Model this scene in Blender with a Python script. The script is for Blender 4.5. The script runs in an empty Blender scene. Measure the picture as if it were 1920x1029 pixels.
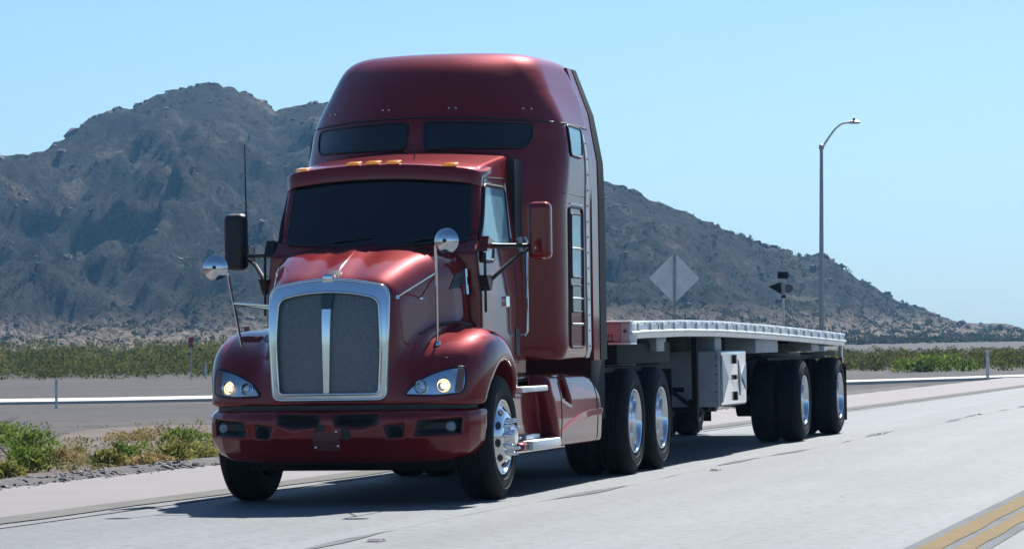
import bpy, bmesh, math, random
import numpy as np
from mathutils import Vector, Matrix
from mathutils.geometry import delaunay_2d_cdt

rnd = random.Random(7)
nrg = np.random.default_rng(11)
SC = bpy.context.scene
COL = SC.collection

# ------------------------------------------------------------------ camera
CAM = Vector((8.026, -27.602, 1.293))
YAW, PITCH, ROLL = -0.240495, 0.019796, -0.01515
fw = Vector((math.sin(YAW) * math.cos(PITCH), math.cos(YAW) * math.cos(PITCH), math.sin(PITCH)))
rt = fw.cross(Vector((0, 0, 1))).normalized()
up = rt.cross(fw)
cr, sr = math.cos(ROLL), math.sin(ROLL)
rt, up = cr * rt + sr * up, -sr * rt + cr * up
cd = bpy.data.cameras.new('camera')
cd.sensor_width = 36.0
cd.lens = 6434.17 / 1920 * 36.0
cd.clip_start = 0.2
cd.clip_end = 9000
co = bpy.data.objects.new('camera', cd)
COL.objects.link(co)
m = Matrix((rt, up, -fw)).transposed().to_4x4()
m.translation = CAM
co.matrix_world = m
SC.camera = co

# ------------------------------------------------------------------ sky, sun, exposure
SUN_DIR = Vector((0.094, 0.957, 1.0)).normalized()      # towards the sun
SUN_EL = math.asin(SUN_DIR.z)
SUN_AZ = math.atan2(SUN_DIR.x, SUN_DIR.y)                # from +Y towards +X
W = bpy.data.worlds.new('World')
SC.world = W
W.use_nodes = True
nt = W.node_tree
bg = nt.nodes['Background']
sky = nt.nodes.new('ShaderNodeTexSky')
sky.sky_type = 'NISHITA'
sky.sun_disc = False
sky.sun_elevation = SUN_EL
sky.sun_rotation = SUN_AZ
sky.altitude = 300
sky.air_density = 1.0
sky.dust_density = 0.9
sky.ozone_density = 3.0
tint = nt.nodes.new('ShaderNodeMix')
tint.data_type = 'RGBA'
tint.blend_type = 'MULTIPLY'
tint.inputs[0].default_value = 1.0
tint.inputs[7].default_value = (0.74, 0.97, 1.17, 1)
nt.links.new(sky.outputs[0], tint.inputs[6])
nt.links.new(tint.outputs[2], bg.inputs[0])
bg.inputs[1].default_value = 0.052
sd = bpy.data.lights.new('sun', 'SUN')
sd.energy = 5.0
sd.angle = math.radians(0.53)
sd.color = (1.0, 0.975, 0.93)
so = bpy.data.objects.new('sun', sd)
COL.objects.link(so)
so.rotation_euler = SUN_DIR.to_track_quat('Z', 'Y').to_euler()
so.location = (20, 60, 80)
SC.view_settings.view_transform = 'Standard'
SC.view_settings.look = 'None'
SC.view_settings.exposure = 0.92
SC.view_settings.gamma = 1.0
SC.render.engine = 'CYCLES'
cy = SC.cycles
cy.use_denoising = True
cy.max_bounces = 8
cy.transparent_max_bounces = 12
cy.sample_clamp_indirect = 8.0
cy.caustics_reflective = False
cy.caustics_refractive = False
cy.volume_bounces = 0

# ------------------------------------------------------------------ materials
MATS = {}


def nd(nt, t, **k):
    n = nt.nodes.new('ShaderNode' + t)
    for a, v in k.items():
        setattr(n, a, v)
    return n


def mat(name, col, rough=0.5, metal=0.0, coat=0.0, var=0.12, scale=6.0, bump=0.0, bscale=40.0, spec=0.5,
        col2=None, dust=0.0, rvar=0.0, emit=None, estr=0.0, coatr=0.04, space='Object'):
    if name in MATS:
        return MATS[name]
    M = bpy.data.materials.new(name)
    M.use_nodes = True
    nt = M.node_tree
    p = nt.nodes['Principled BSDF']
    tc = nd(nt, 'TexCoord')
    src = tc.outputs['Object']
    if space == 'World':
        g = nd(nt, 'NewGeometry')
        src = g.outputs['Position']
    n1 = nd(nt, 'TexNoise')
    n1.inputs['Scale'].default_value = scale
    n1.inputs['Detail'].default_value = 6
    n1.inputs['Roughness'].default_value = 0.6
    nt.links.new(src, n1.inputs['Vector'])
    rp = nd(nt, 'ValToRGB')
    c2 = col2 if col2 else tuple(min(1, c * (1 + var)) for c in col)
    c1 = col if col2 else tuple(c * (1 - var) for c in col)
    rp.color_ramp.elements[0].color = (*c1, 1)
    rp.color_ramp.elements[1].color = (*c2, 1)
    rp.color_ramp.elements[0].position = 0.32
    rp.color_ramp.elements[1].position = 0.68
    nt.links.new(n1.outputs['Fac'], rp.inputs['Fac'])
    cout = rp.outputs['Color']
    if dust > 0:
        n2 = nd(nt, 'TexNoise')
        n2.inputs['Scale'].default_value = scale * 3.7
        n2.inputs['Detail'].default_value = 8
        n2.inputs['Roughness'].default_value = 0.7
        nt.links.new(src, n2.inputs['Vector'])
        mr = nd(nt, 'MapRange')
        mr.inputs['From Min'].default_value = 0.45
        mr.inputs['From Max'].default_value = 0.8
        mr.inputs['To Max'].default_value = dust
        nt.links.new(n2.outputs['Fac'], mr.inputs['Value'])
        mx = nd(nt, 'Mix', data_type='RGBA')
        mx.inputs[7].default_value = (0.32, 0.27, 0.22, 1)
        nt.links.new(mr.outputs[0], mx.inputs[0])
        nt.links.new(cout, mx.inputs[6])
        cout = mx.outputs[2]
    nt.links.new(cout, p.inputs['Base Color'])
    p.inputs['Roughness'].default_value = rough
    if rvar:
        mr = nd(nt, 'MapRange')
        mr.inputs['To Min'].default_value = max(0.0, rough - rvar)
        mr.inputs['To Max'].default_value = rough + rvar
        nt.links.new(n1.outputs['Fac'], mr.inputs['Value'])
        nt.links.new(mr.outputs[0], p.inputs['Roughness'])
    p.inputs['Metallic'].default_value = metal
    p.inputs['Coat Weight'].default_value = coat
    p.inputs['Coat Roughness'].default_value = coatr
    p.inputs['Coat IOR'].default_value = 1.5
    p.inputs['Specular IOR Level'].default_value = spec
    if bump:
        n3 = nd(nt, 'TexNoise')
        n3.inputs['Scale'].default_value = bscale
        n3.inputs['Detail'].default_value = 5
        nt.links.new(src, n3.inputs['Vector'])
        b = nd(nt, 'Bump')
        b.inputs['Strength'].default_value = 1.0
        b.inputs['Distance'].default_value = bump
        nt.links.new(n3.outputs['Fac'], b.inputs['Height'])
        nt.links.new(b.outputs[0], p.inputs['Normal'])
    if emit:
        p.inputs['Emission Color'].default_value = (*emit, 1)
        p.inputs['Emission Strength'].default_value = estr
    MATS[name] = M
    return M


PAINT = mat('maroon_paint', (0.21, 0.010, 0.012), 0.45, metal=0.3, coat=1.0, var=0.08, scale=2.0, dust=0.035, coatr=0.05, spec=0.0)
CHROME = mat('chrome', (0.72, 0.74, 0.76), 0.07, metal=1.0, var=0.04, rvar=0.04)
ALU = mat('polished_aluminium', (0.80, 0.81, 0.82), 0.10, metal=1.0, var=0.05, rvar=0.03)
ALUDULL = mat('weathered_aluminium', (0.66, 0.68, 0.69), 0.42, metal=0.75, var=0.16, scale=4, rvar=0.12, dust=0.12)
RUBBER = mat('tyre_rubber', (0.013, 0.013, 0.015), 0.7, var=0.3, scale=9, dust=0.04, bump=0.001, bscale=60, spec=0.15)
TRIM = mat('black_trim', (0.014, 0.014, 0.016), 0.5, var=0.2)
CHASSIS = mat('chassis_black', (0.010, 0.010, 0.012), 0.7, var=0.3, dust=0.03, spec=0.2)
GLASS = mat('tinted_glass', (0.008, 0.010, 0.014), 0.03, var=0.1, coat=0.0, spec=0.6)
REDTAIL = mat('red_lens', (0.35, 0.01, 0.01), 0.2, coat=0.5)
AMBER = mat('amber_lens', (0.85, 0.28, 0.02), 0.25, coat=0.6, emit=(1.0, 0.33, 0.03), estr=0.12)
GALV = mat('galvanised_steel', (0.36, 0.38, 0.38), 0.5, metal=0.5, var=0.12, scale=12)
WHITEP = mat('white_plastic', (0.74, 0.74, 0.70), 0.5, var=0.08, dust=0.15)

# ------------------------------------------------------------------ mesh helpers


def tagit(o, label=None, cat=None, group=None, kind=None):
    if label:
        o['label'] = label
    if cat:
        o['category'] = cat
    if group:
        o['group'] = group
    if kind:
        o['kind'] = kind
    return o


def link(name, me, mt=None, parent=None):
    o = bpy.data.objects.new(name, me)
    COL.objects.link(o)
    if parent is not None:
        o.parent = parent
    if mt is not None and me is not None and len(me.materials) == 0:
        me.materials.append(mt)
    return o


def empty(name, loc=(0, 0, 0), parent=None, rz=0.0):
    o = bpy.data.objects.new(name, None)
    o.empty_display_size = 0.2
    COL.objects.link(o)
    o.location = loc
    o.rotation_euler = (0, 0, rz)
    if parent is not None:
        o.parent = parent
    return o


def pymesh(name, v, f, smooth=False, angle=None):
    me = bpy.data.meshes.new(name)
    me.from_pydata([tuple(map(float, q)) for q in v], [], [tuple(map(int, q)) for q in f])
    if smooth:
        me.shade_smooth()
        if angle:
            me.set_sharp_from_angle(angle=math.radians(angle))
    me.update()
    return me


class MB:
    """collects shapes for ONE part"""

    def __init__(s):
        s.v, s.f = [], []

    def add(s, v, f):
        n = len(s.v)
        s.v += [tuple(q) for q in v]
        s.f += [tuple(i + n for i in q) for q in f]
        return s

    def box(s, a, b, bev=0.0):
        bm = bmesh.new()
        bmesh.ops.create_cube(bm, size=1)
        c = [(a[i] + b[i]) / 2 for i in range(3)]
        d = [abs(b[i] - a[i]) for i in range(3)]
        for q in bm.verts:
            q.co = Vector([c[i] + q.co[i] * d[i] for i in range(3)])
        if bev:
            bmesh.ops.bevel(bm, geom=bm.edges[:], offset=bev, segments=2, affect='EDGES', profile=0.6)
        bm.verts.index_update()
        s.add([q.co[:] for q in bm.verts], [[q.index for q in f.verts] for f in bm.faces])
        bm.free()
        return s

    def tube(s, pts, r, n=8, cap=True, closed=False):
        pts = [Vector(q) for q in pts]
        N = len(pts)
        rr = r if isinstance(r, (list, tuple)) else [r] * N
        rings = []
        prev = None
        for i, q in enumerate(pts):
            if closed:
                t = (pts[(i + 1) % N] - pts[i - 1]).normalized()
            else:
                t = (pts[min(i + 1, N - 1)] - pts[max(i - 1, 0)]).normalized()
            a = prev if prev is not None else (Vector((0, 0, 1)) if abs(t.z) < 0.9 else Vector((1, 0, 0)))
            u = (a - t * a.dot(t)).normalized()
            w = t.cross(u)
            prev = u
            rings.append([q + (u * math.cos(k * 2 * math.pi / n) + w * math.sin(k * 2 * math.pi / n)) * rr[i] for k in range(n)])
        v = [p for rg in rings for p in rg]
        f = []
        for i in range(N if closed else N - 1):
            j = (i + 1) % N
            for k in range(n):
                f.append((i * n + k, i * n + (k + 1) % n, j * n + (k + 1) % n, j * n + k))
        if cap and not closed:
            f.append(tuple(range(n))[::-1])
            f.append(tuple((N - 1) * n + k for k in range(n)))
        return s.add(v, f)

    def lathe(s, prof, n=32, axis='x', org=(0, 0, 0)):
        """prof: (radius, along)"""
        v = []
        for r, a in prof:
            for k in range(n):
                t = k * 2 * math.pi / n
                c, d = r * math.cos(t), r * math.sin(t)
                q = (a, c, d) if axis == 'x' else ((c, a, d) if axis == 'y' else (c, d, a))
                v.append(tuple(q[i] + org[i] for i in range(3)))
        f = []
        for i in range(len(prof) - 1):
            for k in range(n):
                q = (i * n + k, i * n + (k + 1) % n, (i + 1) * n + (k + 1) % n, (i + 1) * n + k)
                f.append(q if axis != 'y' else q[::-1])
        return s.add(v, f)

    def prism(s, poly, axis, a, b):
        """polygon in the plane across axis, extruded from a to b"""
        n = len(poly)

        def mk(p, t):
            return (t, p[0], p[1]) if axis == 'x' else ((p[0], t, p[1]) if axis == 'y' else (p[0], p[1], t))
        v = [mk(p, a) for p in poly] + [mk(p, b) for p in poly]
        f = [tuple(range(n))[::-1], tuple(range(n, 2 * n))]
        for k in range(n):
            f.append((k, (k + 1) % n, n + (k + 1) % n, n + k))
        return s.add(v, f)

    def build(s, name, mt, parent=None, smooth=True, angle=35, fix=True):
        me = bpy.data.meshes.new(name)
        me.from_pydata([tuple(map(float, q)) for q in s.v], [], s.f)
        if fix:
            bm = bmesh.new()
            bm.from_mesh(me)
            bmesh.ops.recalc_face_normals(bm, faces=bm.faces)
            bm.to_mesh(me)
            bm.free()
        if smooth:
            me.shade_smooth()
            me.set_sharp_from_angle(angle=math.radians(angle))
        return link(name, me, mt, parent)


def mesh_of(b, name, mt, angle=35):
    o = b.build(name, mt, None, angle=angle)
    me = o.data
    bpy.data.objects.remove(o)
    return me


def catmull(pts, n=6, closed=False):
    P = np.array(pts, float)
    N = len(P)
    out = []
    rng = range(N) if closed else range(N - 1)
    for i in rng:
        p1, p2 = P[i], P[(i + 1) % N]
        p0 = P[i - 1] if (closed or i > 0) else 2 * p1 - p2
        p3 = P[(i + 2) % N] if (closed or i + 2 < N) else 2 * p2 - p1
        for k in range(n):
            t = k / n
            out.append(0.5 * ((2 * p1) + (-p0 + p2) * t + (2 * p0 - 5 * p1 + 4 * p2 - p3) * t * t + (-p0 + 3 * p1 - 3 * p2 + p3) * t ** 3))
    if not closed:
        out.append(P[-1])
    return np.array(out)


def rpoly(pts, r, n=5):
    """polygon with rounded corners"""
    out = []
    N = len(pts)
    for i in range(N):
        a, b, c = (Vector(pts[i - 1]), Vector(pts[i]), Vector(pts[(i + 1) % N]))
        rr = r[i] if isinstance(r, (list, tuple)) else r
        d = min(rr, (a - b).length * 0.45, (c - b).length * 0.45)
        p, q = b + (a - b).normalized() * d, b + (c - b).normalized() * d
        for k in range(n + 1):
            t = k / n
            out.append(tuple((1 - t) ** 2 * p + 2 * t * (1 - t) * b + t * t * q))
    return out
# ------------------------------------------------------------------ distance-field bodies (truck panels)
def smax(a, b, k):
    h = np.maximum(k - np.abs(a - b), 0) / k
    return np.maximum(a, b) + h * h * k * 0.25


def smin(a, b, k):
    return -smax(-a, -b, k)


def sdpoly(P, u, w):
    """signed distance to polygon P, arrays u, w"""
    P = np.asarray(P, np.float64)
    d = np.full(np.broadcast(u, w).shape, 1e9)
    s = np.ones(d.shape)
    N = len(P)
    j = N - 1
    for i in range(N):
        ex, ey = P[j] - P[i]
        wx, wy = u - P[i, 0], w - P[i, 1]
        t = np.clip((wx * ex + wy * ey) / (ex * ex + ey * ey + 1e-12), 0, 1)
        d = np.minimum(d, (wx - ex * t) ** 2 + (wy - ey * t) ** 2)
        c1 = w >= P[i, 1]
        c2 = w < P[j, 1]
        c3 = (ex * wy) > (ey * wx)
        flip = (c1 & c2 & c3) | (~c1 & ~c2 & ~c3)
        s = np.where(flip, -s, s)
        j = i
    return s * np.sqrt(d)


def sym(P):
    """mirror a half outline (x>=0, first to last) into a closed polygon"""
    P = [tuple(q) for q in P]
    return P + [(-q[0], q[1]) for q in P[::-1]]


HOOD_TOP = catmull([(-1.085, 0.95), (-1.085, 1.4), (-1.06, 1.68), (-1.02, 1.77), (-0.93, 1.845), (-0.7, 1.94), (-0.42, 2.04), (-0.18, 2.10), (0.05, 2.125), (0.27, 2.13)], 5)
HOOD_SIDE = np.vstack([HOOD_TOP, [(0.27, 0.75), (-1.085, 0.75)]])
FEND_SIDE = np.vstack([catmull([(-1.10, 0.78), (-1.08, 0.90), (-1.0, 1.05), (-0.85, 1.20), (-0.62, 1.325), (-0.35, 1.40), (-0.1, 1.425), (0.15, 1.40), (0.38, 1.29), (0.55, 1.10), (0.64, 0.85), (0.67, 0.55)], 5), [(0.67, 0.4), (-1.10, 0.4)]])
FEND_PLAN = np.vstack([[(0.2, -1.12)], catmull([(0.45, -1.11), (0.66, -1.07), (0.87, -0.985), (1.05, -0.85), (1.15, -0.65), (1.195, -0.4), (1.205, -0.1), (1.205, 0.3), (1.2, 0.75)], 5), [(0.2, 0.75)]])


def hw_hood(y):
    return np.interp(y, [-1.3, -1.13, -0.9, -0.5, -0.1, 0.27, 0.5], [0.50, 0.525, 0.575, 0.68, 0.80, 0.885, 0.90])


def F_hood(x, y, z):
    ax = np.abs(x)
    core = smax(sdpoly(HOOD_SIDE, y, z + 0.065 * (ax / 0.62) ** 2 + 0.016 * np.exp(-((ax - 0.16) / 0.11) ** 2) - 0.014), (ax - hw_hood(y)) + 0.05 * np.clip(z - 1.3, -0.5, 1), 0.20)
    fend = smax(sdpoly(FEND_SIDE, y, z + 0.0 * x), sdpoly(FEND_PLAN, ax, y + 0.0 * z), 0.27)
    F = smin(core, fend, 0.12)
    F = smax(F, 0.80 - z, 0.03)
    arch = np.maximum(np.hypot(y, z - 0.515) - 0.635, 0.70 - ax)
    F = smax(F, -arch, 0.04)
    return F


BUMP_PLAN = sym([(0.0, -1.21), (0.3, -1.20), (0.55, -1.165), (0.78, -1.09), (0.96, -0.98), (1.09, -0.83), (1.16, -0.68), (1.18, -0.56), (1.18, -0.50), (0.0, -0.50)])
BUMP_FRONT = sym([(0.0, 0.335), (0.55, 0.335), (0.9, 0.35), (1.06, 0.40), (1.15, 0.50), (1.185, 0.62), (1.18, 0.775), (0.0, 0.775)])
BUMP_CUTS = [  # recessed openings (x, z), driver side; mirrored where needed
    [(0.05, 0.735), (0.42, 0.74), (0.42, 0.665), (0.30, 0.63), (0.07, 0.645)],
    [(0.47, 0.635), (0.62, 0.655), (0.62, 0.555), (0.50, 0.54)],
    [(0.73, 0.68), (1.04, 0.70), (1.03, 0.57), (0.70, 0.56)],
]


def F_bumper(x, y, z):
    ax = np.abs(x)
    tuck = 1.15 * np.clip(0.545 - z, 0, 1) + 0.03 * np.clip((z - 0.66) / 0.1, 0, 1) ** 2
    F = smax(sdpoly(BUMP_PLAN, x + 0 * z, y - tuck * 0.6), sdpoly(BUMP_FRONT, x, z + 0 * y), 0.09)
    F0 = F
    for c in BUMP_CUTS:
        s = np.maximum(sdpoly(c, ax, z + 0 * y), -(F0 + 0.06))
        F = smax(F, -s, 0.015)
    return F


CAB_SIDE = np.vstack([[(0.215, 1.02), (0.215, 2.10)], catmull([(0.22, 2.14), (0.325, 2.42), (0.43, 2.70), (0.48, 2.79), (0.60, 2.848), (0.95, 2.905), (1.3, 2.955), (1.62, 3.0)], 4), [(1.62, 1.02)]])
CAB_LOW = [(0.20, 1.02), (0.20, 2.05), (0.33, 2.16), (1.62, 2.30), (1.62, 1.02)]
CAB_FRONT = sym([(0.0, 3.06), (0.5, 3.05), (0.76, 3.02), (0.825, 2.97), (0.845, 2.70), (0.88, 2.30), (0.912, 1.98), (0.94, 1.70), (0.95, 1.02), (0.0, 1.02)])


def F_cab(x, y, z):
    ax = np.abs(x)
    bow = 0.145 * (ax / 0.85) ** 2
    A = sdpoly(CAB_SIDE, y - bow, z + 0.05 * (ax / 0.8) ** 2)
    B = sdpoly(CAB_LOW, y + 0 * x, z)
    A = smin(A, B, 0.05)
    return smax(A, sdpoly(CAB_FRONT, x, z + 0 * y), 0.04)


SLP_SIDE = np.vstack([[(1.55, 1.10), (1.55, 2.6)], catmull([(1.56, 2.85), (1.60, 3.05), (1.655, 3.27), (1.775, 3.47), (1.93, 3.67), (2.09, 3.815), (2.30, 3.90), (2.65, 3.93), (3.1, 3.94), (3.62, 3.935)], 5), [(3.70, 3.87), (3.36, 3.25), (3.34, 1.10)]])
SLP_FRONT = sym(list(map(tuple, catmull([(0.0, 4.03), (0.45, 4.015), (0.75, 3.965), (0.93, 3.85), (1.03, 3.67), (1.12, 3.45), (1.185, 3.2), (1.22, 2.9), (1.21, 2.5)], 4))) + [(1.205, 1.10), (0.0, 1.10)])


def F_sleeper(x, y, z):
    ax = np.abs(x)
    bow = (0.47 + 0.15 * np.clip((z - 2.5) / 0.6, 0, 1)) * (ax / 1.1) ** 2.2
    t = np.clip((3.5 - y) / 1.3, 0, 1)
    A = sdpoly(SLP_SIDE, y - bow * t * t * (3 - 2 * t), z + 0.0 * x) * 0.9
    nar = 0.075 * np.clip((3.3 - y) / 1.1, 0, 1) * np.clip((z - 3.2) / 0.35, 0, 1)
    return smax(A, sdpoly(SLP_FRONT, ax + nar, z + 0 * y), 0.13)


TANK_SIDE = np.vstack([[(0.60, 0.36), (0.62, 1.02)], catmull([(2.7, 1.04), (3.1, 1.03), (3.4, 0.97), (3.58, 0.86), (3.66, 0.70), (3.68, 0.5)], 4), [(3.68, 0.345)]])
TANK_END = [(0.5, 1.05), (1.05, 1.05), (1.16, 0.98), (1.205, 0.8), (1.215, 0.6), (1.20, 0.335), (0.5, 0.335)]


def F_tank(x, y, z):
    ax = np.abs(x)
    F = smax(sdpoly(TANK_SIDE, y + 0 * x, z), sdpoly(TANK_END, ax, z + 0 * y), 0.10)
    # stepped recess below the door
    s1 = np.maximum.reduce([sdpoly([(0.5, 0.90), (0.5, 1.2), (1.7, 1.2), (1.66, 0.90)], y + 0 * x, z), 0.98 - ax + 0 * y * z])
    s2 = np.maximum.reduce([sdpoly([(0.5, 0.45), (0.5, 0.865), (1.62, 0.865), (1.74, 0.6), (1.84, 0.45)], y + 0 * x, z), 1.05 - ax + 0 * y * z])
    F = smax(F, -s1, 0.05)
    F = smax(F, -s2, 0.07)
    # small foot hole further back
    s3 = np.maximum.reduce([sdpoly([(2.03, 0.80), (2.03, 0.985), (2.3, 0.985), (2.36, 0.74)], y + 0 * x, z), 1.10 - ax + 0 * y * z])
    return smax(F, -s3, 0.02)


def grad(F, P, e=0.004):
    x, y, z = P[:, 0], P[:, 1], P[:, 2]
    g = np.stack([F(x + e, y, z) - F(x - e, y, z), F(x, y + e, z) - F(x, y - e, z), F(x, y, z + e) - F(x, y, z - e)], 1)
    return g / (2 * e)


def project(F, P, it=4):
    P = np.array(P, float)
    for _ in range(it):
        g = grad(F, P)
        d = F(P[:, 0], P[:, 1], P[:, 2])
        st = d / np.maximum((g * g).sum(1), 0.1)
        P = P - g * np.clip(st, -0.03, 0.03)[:, None]
    return P


def march(F, org, dr, tmax=6.0, it=70):
    org = np.atleast_2d(np.array(org, float))
    dr = np.atleast_2d(np.array(dr, float))
    t = np.zeros(len(org))
    live = np.arange(len(org))
    for k in range(it):
        P = org[live] + dr[live] * t[live][:, None]
        d = F(P[:, 0], P[:, 1], P[:, 2])
        t[live] = np.minimum(t[live] + d * 0.8, tmax)
        live = live[(np.abs(d) > 3e-4) & (t[live] < tmax)]
        if len(live) == 0:
            break
    return org + dr * t[:, None]


def surface_net(F, lo, hi, h):
    ax = [np.arange(lo[i], hi[i] + h, h) for i in range(3)]
    shp = [len(a) for a in ax]
    q = 3
    cx = [a[::q] for a in ax]
    Cg = F(cx[0][:, None, None], cx[1][None, :, None], cx[2][None, None, :]) + np.zeros([len(a) for a in cx])
    ix = [np.minimum((np.arange(n) + 1) // q, len(k) - 1) for n, k in zip(shp, cx)]
    V = Cg[np.ix_(*ix)]
    mk_ = np.argwhere(np.abs(V) < h * q * 1.9)
    V[mk_[:, 0], mk_[:, 1], mk_[:, 2]] = F(ax[0][mk_[:, 0]], ax[1][mk_[:, 1]], ax[2][mk_[:, 2]])
    S = V < 0
    nx, ny, nz = [len(a) - 1 for a in ax]
    acc = np.zeros((nx, ny, nz, 3))
    cnt = np.zeros((nx, ny, nz))
    for axis in range(3):
        sl0 = [slice(None)] * 3
        sl1 = [slice(None)] * 3
        sl0[axis] = slice(0, -1)
        sl1[axis] = slice(1, None)
        a, b = V[tuple(sl0)], V[tuple(sl1)]
        cross = (a < 0) != (b < 0)
        t = np.where(cross, a / np.where(cross, a - b, 1), 0)
        o = [i for i in range(3) if i != axis]
        for d0 in (0, 1):
            for d1 in (0, 1):
                s = [slice(None)] * 3
                s[o[0]] = slice(d0, (nx, ny, nz)[o[0]] + d0)
                s[o[1]] = slice(d1, (nx, ny, nz)[o[1]] + d1)
                c = cross[tuple(s)]
                cnt += c
                acc[..., axis] += t[tuple(s)] * c
                acc[..., o[0]] += d0 * c
                acc[..., o[1]] += d1 * c
    act = cnt > 0
    idx = -np.ones(act.shape, int)
    ii = np.argwhere(act)
    idx[act] = np.arange(len(ii))
    P = acc[act] / cnt[act][:, None]
    P = np.array(lo) + (ii + P) * h
    faces = []
    for axis in range(3):
        sl0 = [slice(None)] * 3
        sl1 = [slice(None)] * 3
        sl0[axis] = slice(0, -1)
        sl1[axis] = slice(1, None)
        a, b = S[tuple(sl0)], S[tuple(sl1)]
        for flip, c in ((False, a & ~b), (True, ~a & b)):
            e = np.argwhere(c)
            o1, o2 = (axis + 1) % 3, (axis + 2) % 3
            ok = (e[:, o1] > 0) & (e[:, o2] > 0) & (e[:, o1] < (nx, ny, nz)[o1]) & (e[:, o2] < (nx, ny, nz)[o2])
            e = e[ok]
            q = []
            for d1, d2 in ((0, 0), (-1, 0), (-1, -1), (0, -1)):
                k = e.copy()
                k[:, o1] += d1
                k[:, o2] += d2
                q.append(idx[k[:, 0], k[:, 1], k[:, 2]])
            q = np.stack(q, 1)
            faces.append(q[:, ::-1] if flip else q)
    faces = np.vstack(faces)[:, ::-1]
    return P, faces


def net_part(name, F, lo, hi, h, mt, parent, keep=None):
    P, f = surface_net(F, lo, hi, h)
    P = project(F, P, 2)
    if keep is not None:
        c = P[f].mean(1)
        f = f[keep(c)]
    me = bpy.data.meshes.new(name)
    me.from_pydata(P.tolist(), [], f.tolist())
    bm = bmesh.new()
    bm.from_mesh(me)
    loose = [v for v in bm.verts if not v.link_faces]
    bmesh.ops.delete(bm, geom=loose, context='VERTS')
    bmesh.ops.recalc_face_normals(bm, faces=bm.faces)
    bm.to_mesh(me)
    bm.free()
    me.shade_smooth()
    return link(name, me, mt, parent)


def lift(axis, Q, side):
    """2-D points -> ray origins / directions for a projection along an axis"""
    Q = np.asarray(Q, float)
    n = len(Q)
    if axis == 'y':      # from the front, (x, z)
        return np.stack([Q[:, 0], np.full(n, -2.2), Q[:, 1]], 1), np.tile([0, 1.0, 0], (n, 1))
    if axis == 'x':      # from a side, (y, z)
        return np.stack([np.full(n, 2.2 * side), Q[:, 0], Q[:, 1]], 1), np.tile([-1.0 * side, 0, 0], (n, 1))
    return np.stack([Q[:, 0], Q[:, 1], np.full(n, 5.0)], 1), np.tile([0, 0, -1.0], (n, 1))


def dens(poly, sp, closed=True):
    out = []
    N = len(poly)
    for i in range(N if closed else N - 1):
        a, b = np.array(poly[i]), np.array(poly[(i + 1) % N])
        k = max(1, int(np.ceil(np.linalg.norm(b - a) / sp)))
        for t in range(k):
            out.append(a + (b - a) * t / k)
    if not closed:
        out.append(np.array(poly[-1]))
    return np.array(out)


def conform(F, axis, Q, side=1, off=0.0):
    o, d = lift(axis, Q, side)
    P = march(F, o, d)
    g = grad(F, P)
    g /= np.maximum(np.linalg.norm(g, axis=1), 1e-6)[:, None]
    return P + g * off, g


def decal(name, F, outline, axis, mt, parent, side=1, off=0.006, skirt=0.02, sp=0.035, holes=(), angle=30):
    """a panel cut to a 2-D outline that follows the body surface, with a returned edge"""
    loops = [dens(outline, sp)] + [dens(h, sp) for h in holes]
    V, E = [], []
    for L in loops:
        n0 = len(V)
        V += [Vector(q) for q in L]
        E += [(n0 + i, n0 + (i + 1) % len(L)) for i in range(len(L))]
    O = np.array(outline)
    gx = np.arange(O[:, 0].min(), O[:, 0].max(), sp)
    gy = np.arange(O[:, 1].min(), O[:, 1].max(), sp)
    G = np.array([(a, b) for a in gx for b in gy])
    inside = sdpoly(outline, G[:, 0], G[:, 1]) < -0.45 * sp
    for h in holes:
        inside &= sdpoly(h, G[:, 0], G[:, 1]) > 0.45 * sp
    V += [Vector(q) for q in G[inside]]
    r = delaunay_2d_cdt(V, E, [], 0, 1e-5)
    Q = np.array([tuple(q) for q in r[0]])
    T = np.array([t for t in r[2] if len(t) == 3])
    c = Q[T].mean(1)
    ok = sdpoly(outline, c[:, 0], c[:, 1]) < 0
    for h in holes:
        ok &= sdpoly(h, c[:, 0], c[:, 1]) > 0
    T = T[ok]
    P, g = conform(F, axis, Q, side, 0.0)
    top = P + g * off
    bot = P + g * (off - skirt)
    cnt = {}
    for t in T:
        for a, b in ((t[0], t[1]), (t[1], t[2]), (t[2], t[0])):
            cnt[(min(a, b), max(a, b))] = cnt.get((min(a, b), max(a, b)), 0) + 1
    faces = [tuple(t) for t in T]
    n = len(top)
    for t in T:
        for a, b in ((t[0], t[1]), (t[1], t[2]), (t[2], t[0])):
            if cnt[(min(a, b), max(a, b))] == 1:
                faces.append((b, a, a + n, b + n))
    v = np.vstack([top, bot])
    mb = MB()
    mb.v = [tuple(q) for q in v]
    mb.f = [tuple(int(i) for i in q) for q in faces]
    # outward orientation check
    a, b, d = v[T[0][0]], v[T[0][1]], v[T[0][2]]
    me = bpy.data.meshes.new(name)
    if np.dot(np.cross(b - a, d - a), g[T[0][0]]) < 0:
        mb.f = [q[::-1] for q in mb.f]
    me.from_pydata(mb.v, [], mb.f)
    bm = bmesh.new()
    bm.from_mesh(me)
    bmesh.ops.delete(bm, geom=[q for q in bm.verts if not q.link_faces], context='VERTS')
    bm.to_mesh(me)
    bm.free()
    me.shade_smooth()
    me.set_sharp_from_angle(angle=math.radians(angle))
    return link(name, me, mt, parent)


def bead(name, F, path, axis, r, mt, parent, side=1, off=0.0, closed=True, sp=0.04, n=6):
    """a thin tube that follows the body surface along a 2-D path (seals, seams, trim)"""
    Q = dens(path, sp, closed)
    P, g = conform(F, axis, Q, side, off)
    return MB().tube([Vector(q) for q in P], r, n=n, closed=closed).build(name, mt, parent, angle=80)


def mir(poly):
    return [(-q[0], q[1]) for q in poly[::-1]]

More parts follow.
